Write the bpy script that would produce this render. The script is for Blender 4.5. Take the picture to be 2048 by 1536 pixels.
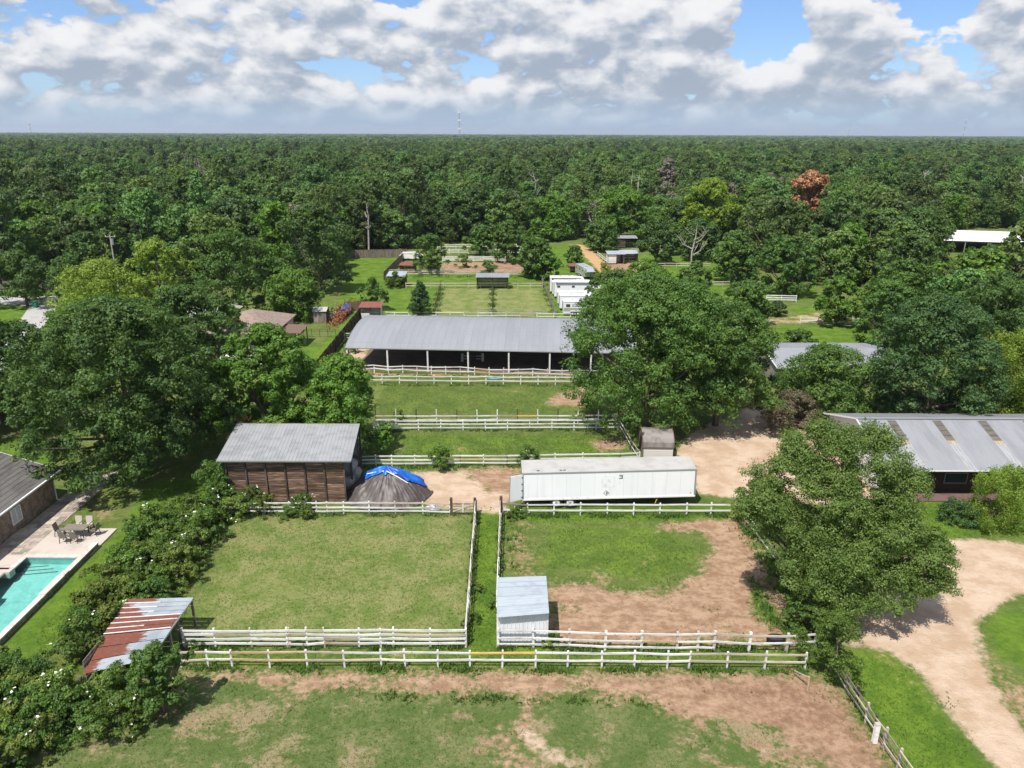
import bpy, math, random
import numpy as np
from mathutils import Vector, Matrix, Quaternion

for _o in list(bpy.data.objects): bpy.data.objects.remove(_o)
scene = bpy.context.scene
COL = scene.collection
R = math.radians
rng = np.random.default_rng(11)
random.seed(11)

# ------------------------------------------------------------------ camera
H, F, PITCH, ROLL = 30.0, 1473.0, R(18.8), R(0.22)
cam = bpy.data.cameras.new("camera"); cam_o = bpy.data.objects.new("camera", cam); COL.objects.link(cam_o)
cam.sensor_width = 36.0; cam.lens = F / 2048 * 36.0
cam.clip_start = 0.5; cam.clip_end = 60000
cam_o.matrix_world = Matrix.Translation((0, 0, H)) @ Matrix.Rotation(math.pi/2 - PITCH, 4, 'X') @ Matrix.Rotation(ROLL, 4, 'Z')
scene.camera = cam_o

# ------------------------------------------------------------------ light direction, sky, sun, exposure
SUN_TO = Vector((0.30, 0.47, -1.0)).normalized()
SUN_EL = math.asin(-SUN_TO.z); SUN_AZ = math.atan2(-SUN_TO.x, -SUN_TO.y)
SUN_STRENGTH, SKY_STRENGTH, EXPOSURE = 4.2, 0.085, 0.50
sun = bpy.data.lights.new("sun", 'SUN'); sun.energy = SUN_STRENGTH; sun.angle = R(0.53); sun.color = (1.0, 0.955, 0.88)
sun_o = bpy.data.objects.new("sun", sun); COL.objects.link(sun_o)
sun_o.rotation_euler = SUN_TO.to_track_quat('-Z', 'Y').to_euler(); sun_o.location = (-30, -40, 120)

scene.view_settings.view_transform = 'Standard'; scene.view_settings.look = 'None'
scene.view_settings.exposure = EXPOSURE; scene.view_settings.gamma = 1.0
scene.view_settings.use_curve_mapping = False
cy = scene.cycles
cy.max_bounces = 5; cy.diffuse_bounces = 3; cy.glossy_bounces = 2; cy.transmission_bounces = 4
cy.transparent_max_bounces = 6; cy.volume_bounces = 0; cy.caustics_reflective = False; cy.caustics_refractive = False
cy.use_denoising = True; cy.use_adaptive_sampling = True; cy.adaptive_threshold = 0.012; cy.adaptive_min_samples = 16; cy.sample_clamp_indirect = 6.0

# ------------------------------------------------------------------ node helpers
class NT:
    def __init__(s, tree): s.t = tree; s.n = tree.nodes; s.l = tree.links
    def new(s, typ, **kw):
        nd = s.n.new(typ)
        for k, v in kw.items(): setattr(nd, k, v)
        return nd
    def put(s, sock, v):
        if hasattr(v, 'is_linked') or isinstance(v, bpy.types.NodeSocket): s.l.new(v, sock)
        elif v is not None:
            try: sock.default_value = v
            except Exception: sock.default_value = (*v, 1.0)
    def math(s, op, a, b=None, c=None, clamp=False):
        nd = s.new('ShaderNodeMath', operation=op, use_clamp=clamp)
        for i, v in enumerate((a, b, c)):
            if v is not None: s.put(nd.inputs[i], v)
        return nd.outputs[0]
    def mix(s, f, a, b, mode='MIX'):
        nd = s.new('ShaderNodeMix', data_type='RGBA', blend_type=mode)
        s.put(nd.inputs[0], f); s.put(nd.inputs[6], a if not isinstance(a, tuple) else (*a[:3], 1.0)); s.put(nd.inputs[7], b if not isinstance(b, tuple) else (*b[:3], 1.0))
        return nd.outputs[2]
    def noise(s, vec, scale, detail=3.0, rough=0.55, dist=0.0, dims='3D'):
        nd = s.new('ShaderNodeTexNoise', noise_dimensions=dims)
        if vec is not None: s.l.new(vec, nd.inputs['Vector'])
        nd.inputs['Scale'].default_value = scale; nd.inputs['Detail'].default_value = detail
        nd.inputs['Roughness'].default_value = rough; nd.inputs['Distortion'].default_value = dist
        return nd.outputs['Fac']
    def ramp(s, v, lo, hi, a=0.0, b=1.0):
        nd = s.new('ShaderNodeMapRange', interpolation_type='SMOOTHSTEP')
        s.put(nd.inputs[0], v); nd.inputs[1].default_value = lo; nd.inputs[2].default_value = hi
        nd.inputs[3].default_value = a; nd.inputs[4].default_value = b
        return nd.outputs[0]
    def vmul(s, vec, m):
        nd = s.new('ShaderNodeVectorMath', operation='MULTIPLY'); s.l.new(vec, nd.inputs[0]); nd.inputs[1].default_value = m
        return nd.outputs[0]

# ------------------------------------------------------------------ world: Nishita sky with cumulus
world = bpy.data.worlds.new("World"); scene.world = world; world.use_nodes = True
def build_world():
    w = NT(world.node_tree); w.n.clear()
    out = w.new('ShaderNodeOutputWorld'); bg = w.new('ShaderNodeBackground')
    sky = w.new('ShaderNodeTexSky', sky_type='NISHITA'); sky.sun_disc = False
    sky.sun_elevation = SUN_EL; sky.sun_rotation = SUN_AZ; sky.altitude = 50; sky.air_density = 1.0; sky.dust_density = 0.3; sky.ozone_density = 3.0
    tc = w.new('ShaderNodeTexCoord'); D = tc.outputs['Generated']
    def vadd(v, off): nd = w.new('ShaderNodeVectorMath', operation='ADD'); w.l.new(v, nd.inputs[0]); nd.inputs[1].default_value = off; return nd.outputs[0]
    sep = w.new('ShaderNodeSeparateXYZ'); w.l.new(D, sep.inputs[0])
    elr = w.math('MULTIPLY', sep.outputs[2], 57.3)
    azr = w.math('MULTIPLY', w.math('DIVIDE', sep.outputs[0], w.math('MAXIMUM', sep.outputs[1], 0.02)), 57.3)     # only steers the masses ahead
    V = w.vmul(D, (1.0, 1.0, 1.75))
    def dens(v):
        f = w.new('ShaderNodeTexNoise'); w.l.new(v, f.inputs['Vector']); f.inputs['Scale'].default_value = 13.0; f.inputs['Detail'].default_value = 6.5; f.inputs['Roughness'].default_value = 0.56
        r = w.new('ShaderNodeTexNoise', noise_type='RIDGED_MULTIFRACTAL'); r.normalize = False; w.l.new(v, r.inputs['Vector']); r.inputs['Scale'].default_value = 19.0; r.inputs['Detail'].default_value = 3.0
        r.inputs['Roughness'].default_value = 0.45; r.inputs['Offset'].default_value = 0.9; r.inputs['Gain'].default_value = 1.2
        return w.math('ADD', w.math('MULTIPLY', f.outputs['Fac'], 2.9), w.math('MULTIPLY', r.outputs['Fac'], -0.28))
    # masses and gaps of the photographed sky: azimuth (tan*57), elevation, half width, half height, weight
    B = [(-30, 6.2, 10, 2.6, .22), (-18, 5.0, 6, 2.0, .26), (-8, 7.6, 7, 1.6, .26), (1.5, 6.8, 5, 2.4, .34), (11.5, 6.6, 5.5, 2.0, .38), (-4, 2.8, 5, 1.0, .24),
         (24.5, 6.6, 3.2, 2.0, .50), (37, 8.4, 6, 1.3, .42), (33, 4.2, 9, 1.4, .30), (18, 3.4, 3.5, 1.0, .26),
         (18.6, 7.4, 2.6, 3.2, -.58), (30.5, 8.0, 2.2, 1.3, -.50), (-15.5, 7.2, 1.2, .6, -.35), (-3, 4.4, 3.0, .5, -.25)]
    cx = w.new('ShaderNodeCombineXYZ'); w.l.new(azr, cx.inputs[0]); w.l.new(elr, cx.inputs[1])
    def masses(de):
        acc = None
        for a0, e0, wa, we, k in B:
            nd = w.new('ShaderNodeVectorMath', operation='MULTIPLY_ADD'); w.l.new(cx.outputs[0], nd.inputs[0]); nd.inputs[1].default_value = (1/wa, 1/we, 0); nd.inputs[2].default_value = (-a0/wa, (de-e0)/we, 0)
            dt = w.new('ShaderNodeVectorMath', operation='DOT_PRODUCT'); w.l.new(nd.outputs[0], dt.inputs[0]); w.l.new(nd.outputs[0], dt.inputs[1])
            gs = w.math('DIVIDE', float(k), w.math('MULTIPLY_ADD', dt.outputs['Value'], dt.outputs['Value'], 1.0))
            acc = gs if acc is None else w.math('ADD', acc, gs)
        return acc
    acc, acc1 = masses(0.0), masses(1.1)
    n0 = dens(V); n1 = dens(vadd(V, (-.009, 0, .030)))
    d0 = w.math('ADD', w.math('SUBTRACT', n0, CLOUD_CUT), acc)
    d0 = w.math('ADD', d0, w.ramp(elr, 1.5, 5.0, 0.30, 0.0))
    alpha = w.ramp(d0, -0.06, 0.13)
    lit = w.math('SUBTRACT', n0, n1)
    sh = w.math('ADD', w.math('MULTIPLY', lit, CLOUD_RELIEF), 0.46)
    sh = w.math('ADD', sh, w.math('MULTIPLY', w.math('SUBTRACT', acc, acc1), 1.3))
    sh = w.math('SUBTRACT', sh, w.ramp(d0, 0.30, 1.1, 0.0, 0.24))
    sh = w.ramp(sh, 0.0, 1.0)
    ccol = w.mix(sh, (0.275, 0.318, 0.385), (0.69, 0.68, 0.675))
    skyc = w.new('ShaderNodeVectorMath', operation='SCALE'); w.l.new(sky.outputs[0], skyc.inputs[0]); skyc.inputs['Scale'].default_value = SKY_STRENGTH
    skyt = w.mix(1.0, skyc.outputs[0], (0.80, 0.96, 1.26), 'MULTIPLY')
    full = w.mix(w.math('MULTIPLY', alpha, w.ramp(elr, 0.0, 3.0, 0.75, 0.98)), skyt, ccol)
    full = w.mix(w.ramp(elr, -0.3, 3.2, 0.88, 0.06), full, (0.265, 0.375, 0.51))     # pale air along the whole horizon
    w.l.new(full, bg.inputs['Color']); bg.inputs['Strength'].default_value = 1.0
    w.l.new(bg.outputs[0], out.inputs[0])
    world.cycles.sampling_method = 'MANUAL'; world.cycles.sample_map_resolution = 256
CLOUD_CUT, CLOUD_RELIEF = 1.22, 1.05
build_world()

# ------------------------------------------------------------------ photograph pixel (2048 wide) -> point on the ground / at a distance
_fw = np.array([0, math.cos(PITCH), -math.sin(PITCH)]); _u0 = np.array([0, math.sin(PITCH), math.cos(PITCH)]); _r0 = np.array([1., 0, 0])
_rt = _r0*math.cos(ROLL) + _u0*math.sin(ROLL); _up = _u0*math.cos(ROLL) - _r0*math.sin(ROLL)
def ray(px, py): return _fw*F + _rt*(px-1024) - _up*(py-768)
def G(px, py, z=0.0):
    d = ray(px, py); t = (z-H)/d[2]; return Vector((d[0]*t, d[1]*t, z))
def atY(px, py, Y):
    d = ray(px, py); k = Y/d[1]; return Vector((d[0]*k, Y, H + d[2]*k))
def depth(p): return float(np.dot(np.array([p[0], p[1], p[2]-H]), _fw))

# ------------------------------------------------------------------ materials
MATS = {}
def material(name, base, rough=0.8, spec=0.3, metal=0.0, layers=(), rnd=0.0, bump=None, coords='pos', hue=0.0):
    """layers: (scale or (sx,sy,sz), colour, lo, hi, detail)"""
    m = bpy.data.materials.new(name); m.use_nodes = True; w = NT(m.node_tree); w.n.clear()
    out = w.new('ShaderNodeOutputMaterial'); b = w.new('ShaderNodeBsdfPrincipled'); w.l.new(b.outputs[0], out.inputs[0])
    geo = w.new('ShaderNodeNewGeometry'); pos = geo.outputs['Position']
    oi = w.new('ShaderNodeObjectInfo')
    if coords == 'obj':
        tc = w.new('ShaderNodeTexCoord'); pos = tc.outputs['Object']
    if rnd or hue:
        ad = w.new('ShaderNodeVectorMath', operation='ADD'); w.l.new(pos, ad.inputs[0])
        cx = w.new('ShaderNodeCombineXYZ'); rr = w.math('MULTIPLY', oi.outputs['Random'], 37.0)
        w.l.new(rr, cx.inputs[0]); w.l.new(rr, cx.inputs[2]); w.l.new(cx.outputs[0], ad.inputs[1]); pos = ad.outputs[0]
    col = (*base, 1.0); cur = None
    for L in layers:
        sc, c2, lo, hi = L[:4]; det = L[4] if len(L) > 4 else 4.0
        v = w.vmul(pos, sc) if isinstance(sc, tuple) else pos
        f = w.ramp(w.noise(v, 1.0 if isinstance(sc, tuple) else sc, det), lo, hi)
        cur = w.mix(f, cur if cur is not None else col, c2)
    if rnd or hue:
        hs = w.new('ShaderNodeHueSaturation')
        w.put(hs.inputs['Color'], cur if cur is not None else col)
        w.l.new(w.math('ADD', w.math('MULTIPLY', w.math('SUBTRACT', oi.outputs['Random'], 0.5), 2*rnd), 1.0), hs.inputs['Value'])
        if hue:
            r2 = w.math('FRACT', w.math('MULTIPLY', oi.outputs['Random'], 17.31))
            w.l.new(w.math('ADD', w.math('MULTIPLY', w.math('SUBTRACT', r2, 0.5), 2*hue), 0.5), hs.inputs['Hue'])
        cur = hs.outputs[0]
    w.put(b.inputs['Base Color'], cur if cur is not None else col)
    b.inputs['Roughness'].default_value = rough; b.inputs['Metallic'].default_value = metal
    b.inputs['Specular IOR Level'].default_value = spec
    if bump:
        bn = w.new('ShaderNodeBump'); bn.inputs['Strength'].default_value = bump[1]; bn.inputs['Distance'].default_value = bump[2] if len(bump) > 2 else 0.03
        w.l.new(w.noise(pos, bump[0], 4.0), bn.inputs['Height']); w.l.new(bn.outputs[0], b.inputs['Normal'])
    MATS[name] = m
    return m

def foliage(name, base, tip, rnd=0.22, hue=0.018, trans=0.36, clump=0.55, rough=0.55):
    m = bpy.data.materials.new(name); m.use_nodes = True; w = NT(m.node_tree); w.n.clear()
    out = w.new('ShaderNodeOutputMaterial'); b = w.new('ShaderNodeBsdfPrincipled'); tr = w.new('ShaderNodeBsdfTranslucent')
    geo = w.new('ShaderNodeNewGeometry'); oi = w.new('ShaderNodeObjectInfo')
    f = w.ramp(w.noise(geo.outputs['Position'], clump, 5.0, 0.62), 0.36, 0.66)
    c = w.mix(f, base, tip)
    pi = w.math('MULTIPLY', w.math('SUBTRACT', geo.outputs['Random Per Island'], 0.5), 0.5)
    hs = w.new('ShaderNodeHueSaturation'); w.l.new(c, hs.inputs['Color'])
    v = w.math('ADD', w.math('MULTIPLY', w.math('SUBTRACT', oi.outputs['Random'], 0.5), 2*rnd), 1.0)
    w.l.new(w.math('MULTIPLY', v, w.math('ADD', pi, 1.0)), hs.inputs['Value'])
    r2 = w.math('FRACT', w.math('MULTIPLY', oi.outputs['Random'], 13.7))
    w.l.new(w.math('ADD', w.math('MULTIPLY', w.math('SUBTRACT', r2, 0.5), 2*hue), 0.5), hs.inputs['Hue'])
    w.l.new(hs.outputs[0], b.inputs['Base Color']); b.inputs['Roughness'].default_value = rough; b.inputs['Specular IOR Level'].default_value = 0.35
    tcol = w.mix(1.0, hs.outputs[0], (1.25, 1.35, 0.55), 'MULTIPLY'); w.l.new(tcol, tr.inputs['Color'])
    mx = w.new('ShaderNodeMixShader'); mx.inputs[0].default_value = trans
    w.l.new(b.outputs[0], mx.inputs[1]); w.l.new(tr.outputs[0], mx.inputs[2]); w.l.new(mx.outputs[0], out.inputs[0])
    MATS[name] = m
    return m

material('white_paint', (.72, .71, .68), .6, .35, layers=[((1.2, 1.2, 6), (.50, .47, .42), .48, .72), (5, (.33, .28, .22), .62, .74)], rnd=.15)
material('bare_rail', (.52, .45, .37), .85, .2, layers=[((1.5, 1.5, 9), (.36, .30, .24), .45, .7)], rnd=.2)
material('tan_rail', (.56, .42, .27), .85, .2, layers=[((1.5, 1.5, 9), (.40, .29, .18), .45, .7)], rnd=.15)
material('new_lumber', (.72, .50, .17), .75, .25, layers=[((1.5, 1.5, 9), (.60, .40, .14), .45, .7)], rnd=.08)
material('grey_wood', (.26, .23, .20), .9, .2, layers=[((3, 3, 1), (.15, .125, .105), .4, .7)], rnd=.25)
material('dark_wood', (.115, .085, .065), .9, .2, layers=[((3, 3, 1), (.05, .038, .03), .4, .7)], rnd=.25)
material('brown_plank', (.20, .125, .082), .85, .2, layers=[((1.1, 1.1, 14), (.088, .058, .042), .42, .62), ((.6, .6, 9), (.42, .30, .21), .54, .68)], rnd=.42)
material('picket_wood', (.20, .165, .14), .9, .2, layers=[((6, 6, .8), (.10, .08, .065), .4, .7)], rnd=.22)
material('barn_roof_metal', (.30, .305, .31), .5, .4, 0, layers=[((.5, 1.2, 1), (.245, .25, .255), .42, .66), (6, (.36, .36, .355), .6, .75)], rnd=.05)
material('arena_roof_metal', (.265, .272, .288), .5, .35, 0, layers=[((.25, .10, .1), (.238, .246, .262), .4, .66)], rnd=.02)
material('stable_roof_metal', (.262, .268, .28), .55, .3, 0, layers=[((.9, .25, .3), (.228, .234, .246), .42, .66)], rnd=.03)
material('galvanised', (.42, .465, .50), .4, .5, .2, layers=[(1.3, (.35, .395, .43), .45, .7)], rnd=.05)
material('shed_siding', (.72, .72, .73), .5, .4, layers=[((3, 3, .7), (.60, .60, .60), .48, .72), ((8, 8, .6), (.50, .45, .40), .68, .78)], rnd=.04)
material('tin_rust', (.185, .062, .038), .8, .25, .1, layers=[((2.5, 7, 3), (.27, .10, .055), .5, .7), ((3, 10, 3), (.58, .50, .44), .70, .76)], rnd=.16)
material('trailer_white', (.86, .86, .865), .4, .4, layers=[((1.6, 1.6, .22), (.80, .80, .80), .52, .74), (2.5, (.74, .72, .69), .70, .84), ((9, 9, .5), (.70, .67, .62), .72, .82)], rnd=.02)
material('trailer_roof', (.43, .418, .395), .7, .3, layers=[(.9, (.37, .357, .335), .42, .65), (7, (.41, .395, .37), .6, .75)])
material('black_rubber', (.022, .022, .022), .8, .3)
material('wheel_rim', (.70, .69, .67), .5, .4, layers=[(9, (.40, .38, .35), .55, .75)])
material('dark_steel', (.05, .05, .052), .6, .4)
material('steel', (.42, .43, .44), .45, .5, .5)
material('brick', (.30, .22, .16), .9, .2, layers=[(2.2, (.19, .145, .11), .42, .6), (5.5, (.42, .33, .25), .58, .74)], bump=(9, .3))
material('tan_brick', (.52, .40, .31), .9, .2, layers=[(3, (.42, .31, .24), .45, .65)])
material('shingle', (.145, .135, .125), .95, .15, layers=[((.5, .5, 6), (.105, .098, .092), .42, .62), (8, (.20, .188, .175), .58, .75)])
material('brown_shingle', (.30, .225, .185), .95, .15, layers=[(2, (.22, .17, .14), .42, .66)])
material('concrete', (.50, .435, .38), .85, .25, layers=[(.8, (.42, .36, .31), .45, .7), (9, (.56, .49, .43), .55, .75), (2.2, (.36, .31, .26), .66, .8)], bump=(14, .15))
material('pale_concrete', (.62, .60, .56), .85, .25, layers=[(.8, (.52, .50, .46), .45, .7)])
material('flagstone', (.40, .34, .275), .85, .25, layers=[(2.3, (.30, .255, .215), .45, .65)], rnd=.34, hue=.02, bump=(10, .2))
material('coping_stone', (.60, .53, .47), .8, .25, layers=[(3, (.48, .42, .37), .5, .7)], rnd=.1)
material('wall_stone', (.26, .235, .21), .9, .2, layers=[(4, (.15, .135, .12), .45, .65)], rnd=.2)
material('pool_plaster', (.37, .56, .535), .6, .4, layers=[(1.2, (.31, .49, .47), .42, .62), (4, (.42, .60, .575), .55, .7)])
material('white_trim', (.78, .77, .74), .6, .35)
material('glass', (.035, .045, .05), .08, .6)
material('mesh_fabric', (.20, .175, .145), .8, .2, rnd=.1)
material('cream_fabric', (.46, .415, .345), .8, .2)
material('bark', (.16, .125, .095), .95, .15, layers=[((5, 5, 1), (.085, .066, .05), .42, .65)])
material('pale_bark', (.42, .38, .34), .95, .15, layers=[(4, (.28, .25, .22), .45, .65)])
material('skylight', (.13, .118, .095), .5, .35, layers=[((.5, 5, 1), (.18, .165, .135), .5, .7)], rnd=.12)
material('skylight_rust', (.34, .25, .15), .7, .3, layers=[((8, 1, 1), (.42, .36, .27), .45, .6)])
material('washed_metal', (.34, .345, .35), .5, .4, 0, layers=[((8, .6, .6), (.26, .265, .27), .45, .65)])
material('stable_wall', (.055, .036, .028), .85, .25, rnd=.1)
material('red_metal', (.25, .085, .065), .7, .3, layers=[(2, (.18, .07, .055), .45, .65), (4, (.32, .2, .17), .62, .72)])
material('silver_trailer', (.56, .57, .58), .35, .5, .5)
material('horse_trailer', (.78, .78, .79), .4, .45, rnd=.03)
material('blue_tarp', (.010, .085, .42), .38, .5, layers=[(1.4, (.015, .17, .60), .42, .62), (5, (.02, .05, .25), .62, .74)])
material('brown_tarp', (.080, .066, .060), .48, .4, layers=[(2.2, (.11, .092, .084), .45, .65)])
material('grey_canvas', (.30, .29, .26), .8, .3)
material('sand_pile', (.62, .47, .29), .95, .15)
material('shed_canvas', (.26, .235, .215), .75, .3, layers=[((1, 1, .4), (.145, .135, .125), .42, .62), (3, (.30, .285, .27), .62, .75)])
material('clap_siding', (.66, .60, .57), .7, .3, rnd=.04)
material('trim_brown', (.17, .11, .085), .8, .25)
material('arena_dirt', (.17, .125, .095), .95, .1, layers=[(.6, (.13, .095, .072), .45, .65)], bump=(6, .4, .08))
material('mat_purple', (.17, .10, .095), .85, .2, layers=[(1.0, (.12, .07, .066), .45, .65)])
material('asphalt', (.40, .385, .37), .95, .2, layers=[(.6, (.33, .32, .31), .45, .65)])
material('green_plastic', (.02, .22, .10), .5, .4)
material('blue_plastic', (.03, .07, .22), .5, .4)
material('teal_plastic', (.12, .34, .34), .6, .4)
material('pink_bloom', (.50, .30, .30), .8, .2)
material('flower_white', (.80, .79, .66), .8, .2)
material('dead_branch', (.36, .145, .07), .9, .2, layers=[(3, (.26, .10, .05), .45, .65)], rnd=.2)
material('ghost_print', (.74, .74, .745), .5, .35, layers=[((3, 3, 2), (.86, .86, .86), .40, .56), (7, (.64, .64, .64), .60, .72)])
material('black_print', (.05, .05, .055), .6, .3)
material('yellow_paint', (.62, .46, .08), .6, .3)

foliage('leaf_oak', (.078, .155, .030), (.135, .235, .044), .06, .006)
foliage('leaf_dark', (.068, .128, .030), (.118, .196, .044), .06, .006)
foliage('leaf_bright', (.100, .200, .024), (.165, .285, .040), .06, .006)
foliage('leaf_fine', (.112, .182, .036), (.180, .255, .060), .05, .005)
foliage('leaf_willow', (.175, .260, .030), (.255, .345, .050), .05, .005)
foliage('leaf_yellow', (.180, .270, .022), (.250, .335, .034), .03, .004)
foliage('leaf_cedar', (.056, .118, .036), (.094, .170, .048), .08, .01)
foliage('leaf_plum', (.115, .125, .050), (.200, .135, .105), .05, .01, .25, 1.1)
foliage('leaf_rusty', (.36, .165, .070), (.46, .235, .105), .04, .004, .15)
foliage('leaf_forest', (.080, .146, .036), (.142, .222, .052), .46, .022, .32, .16)
foliage('leaf_shrub', (.112, .178, .030), (.190, .262, .048), .24, .020, .3, .9)
foliage('leaf_weed', (.078, .150, .022), (.125, .215, .034), .15, .015, .3, 1.2)
foliage('leaf_grass', (.115, .165, .036), (.17, .205, .060), .15, .015, .3, .5)
foliage('leaf_grey', (.20, .17, .14), (.27, .23, .19), .1, .01, .1)

# ------------------------------------------------------------------ object helpers
def obj(name, mesh, parent=None, loc=(0, 0, 0), rot=None, scale=None):
    o = bpy.data.objects.new(name, mesh); COL.objects.link(o)
    if parent is not None: o.parent = parent
    o.location = loc
    if rot is not None:
        if isinstance(rot, Quaternion): o.rotation_mode = 'QUATERNION'; o.rotation_quaternion = rot
        else: o.rotation_euler = rot
    if scale is not None: o.scale = scale
    return o
def tag(o, label=None, cat=None, group=None, kind=None):
    if label: o['label'] = label
    if cat: o['category'] = cat
    if group: o['group'] = group
    if kind: o['kind'] = kind
    return o
def thing(name, label, cat, loc=(0, 0, 0), rz=0.0, group=None):
    o = bpy.data.objects.new(name, None); COL.objects.link(o); o.empty_display_size = 0.3
    o.location = loc; o.rotation_euler = (0, 0, rz)
    return tag(o, label, cat, group)
def pmesh(name, verts, faces, mat, smooth=False):
    me = bpy.data.meshes.new(name); me.from_pydata([tuple(v) for v in verts], [], faces); me.update()
    if mat: me.materials.append(MATS[mat])
    if smooth:
        for p in me.polygons: p.use_smooth = True
    return me
def npmesh(name, V, Q, mat, k=4):
    me = bpy.data.meshes.new(name); V = np.asarray(V, np.float32); Q = np.asarray(Q, np.int32)
    me.vertices.add(len(V)); me.vertices.foreach_set('co', V.ravel())
    me.loops.add(Q.size); me.loops.foreach_set('vertex_index', Q.ravel())
    me.polygons.add(len(Q)); me.polygons.foreach_set('loop_start', np.arange(0, Q.size, k, dtype=np.int32))
    try: me.polygons.foreach_set('loop_total', np.full(len(Q), k, np.int32))
    except Exception: pass
    me.update(calc_edges=True)
    if mat: me.materials.append(MATS[mat])
    return me
_BOX = {}
BV = [(-.5, -.5, -.5), (.5, -.5, -.5), (.5, .5, -.5), (-.5, .5, -.5), (-.5, -.5, .5), (.5, -.5, .5), (.5, .5, .5), (-.5, .5, .5)]
BF = [(0, 3, 2, 1), (4, 5, 6, 7), (0, 1, 5, 4), (1, 2, 6, 5), (2, 3, 7, 6), (3, 0, 4, 7)]
def box(parent, name, mat, c, s, rot=None):
    if mat not in _BOX: _BOX[mat] = pmesh('box_' + mat, BV, BF, mat)
    return obj(name, _BOX[mat], parent, c, rot, s)
def beam(parent, name, mat, a, b, w, h, up=Vector((0, 0, 1)), ext=0.0):
    a, b = Vector(a), Vector(b); d = b - a; L = d.length; x = d.normalized()
    y = up.cross(x)
    if y.length < 1e-4: y = Vector((1, 0, 0)).cross(x)
    y.normalize(); z = x.cross(y)
    q = Matrix((x, y, z)).transposed().to_quaternion()
    return box(parent, name, mat, (a + b)/2, (L + ext, w, h), q)
class MB:
    def __init__(s): s.v, s.f = [], []
    def box(s, c, sz, M=None):
        n = len(s.v)
        for b in BV:
            p = Vector((c[0] + b[0]*sz[0], c[1] + b[1]*sz[1], c[2] + b[2]*sz[2])); s.v.append(M @ p if M else p)
        s.f += [tuple(n + i for i in f) for f in BF]; return s
    def beam(s, a, b, w, h):
        a, b = Vector(a), Vector(b); d = b - a; x = d.normalized(); y = Vector((0, 0, 1)).cross(x)
        if y.length < 1e-4: y = Vector((1, 0, 0)).cross(x)
        y.normalize(); z = x.cross(y); M = Matrix((x, y, z)).transposed().to_4x4(); M.translation = (a + b)/2
        return s.box((0, 0, 0), (d.length, w, h), M)
    def quad(s, *p):
        n = len(s.v); s.v += [Vector(x) for x in p]; s.f.append(tuple(range(n, n + len(p)))); return s
    def prism(s, poly, a, b, axis='y'):
        """closed polygon (u,v) extruded from a to b"""
        n = len(s.v); k = len(poly)
        mk = {'y': lambda u, v, t: Vector((u, t, v)), 'x': lambda u, v, t: Vector((t, u, v)), 'z': lambda u, v, t: Vector((u, v, t))}[axis]
        s.v += [mk(u, v, a) for u, v in poly] + [mk(u, v, b) for u, v in poly]
        s.f.append(tuple(range(n, n + k))); s.f.append(tuple(range(n + 2*k - 1, n + k - 1, -1)))
        for i in range(k): j = (i + 1) % k; s.f.append((n + i, n + k + i, n + k + j, n + j))
        return s
    def tube(s, pts, rad, sides=6, cap=True):
        pts = [Vector(p) for p in pts]; n0 = len(s.v); px = None
        for i, p in enumerate(pts):
            t = (pts[min(i+1, len(pts)-1)] - pts[max(i-1, 0)]).normalized()
            if px is None: px = t.orthogonal().normalized()
            px = (px - t*px.dot(t)).normalized(); py = t.cross(px)
            for j in range(sides):
                a = 2*math.pi*j/sides; s.v.append(p + (px*math.cos(a) + py*math.sin(a))*rad[i])
        for i in range(len(pts)-1):
            for j in range(sides):
                k = (j + 1) % sides; s.f.append((n0+i*sides+j, n0+i*sides+k, n0+(i+1)*sides+k, n0+(i+1)*sides+j))
        if cap:
            s.f.append(tuple(n0 + j for j in reversed(range(sides)))); e = n0 + (len(pts)-1)*sides; s.f.append(tuple(e + j for j in range(sides)))
        return s
    def mesh(s, name, mat, smooth=False): 
        me = pmesh(name, s.v, s.f, mat, smooth)
        import bmesh
        bm = bmesh.new(); bm.from_mesh(me); bmesh.ops.recalc_face_normals(bm, faces=bm.faces); bm.to_mesh(me); bm.free()
        return me
    def build(s, name, mat, parent=None, loc=(0, 0, 0), rot=None, smooth=False): return obj(name, s.mesh(name, mat, smooth), parent, loc, rot)

def ribbed(name, w, l, mat, rib=0.035, nrib=1, thick=0.0):
    """metal sheet w wide (x) and l long (y), with raised ribs along y; origin at one corner"""
    prof = []
    for k in range(nrib):
        x0 = w*k/nrib; prof += [(x0, 0), (x0 + .015, rib), (x0 + .055, rib), (x0 + .07, 0)]
    prof.append((w, 0))
    v = [(x, 0, z) for x, z in prof] + [(x, l, z) for x, z in prof]; n = len(prof)
    return pmesh(name, v, [(i, i+1, n+i+1, n+i) for i in range(n-1)], mat)

# ================================================================== GROUND
def poly_g(pts): return np.array([tuple(G(*p))[:2] for p in pts])
def sdist(P, poly):
    """signed distance, positive inside"""
    n = len(poly); best = np.full(len(P), 1e9); inside = np.zeros(len(P), bool)
    for i in range(n):
        a, b = poly[i], poly[(i+1) % n]; ab = b - a; t = np.clip(((P - a) @ ab)/(ab @ ab + 1e-9), 0, 1)
        best = np.minimum(best, np.linalg.norm(P - (a + t[:, None]*ab), axis=1))
        c = ((a[1] > P[:, 1]) != (b[1] > P[:, 1]))
        with np.errstate(divide='ignore', invalid='ignore'):
            xi = (b[0]-a[0])*(P[:, 1]-a[1])/(b[1]-a[1]) + a[0]
        inside ^= c & (P[:, 0] < xi)
    return np.where(inside, best, -best)
def soft(d, w): return np.clip(d/w*0.5 + 0.5, 0, 1)

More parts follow.
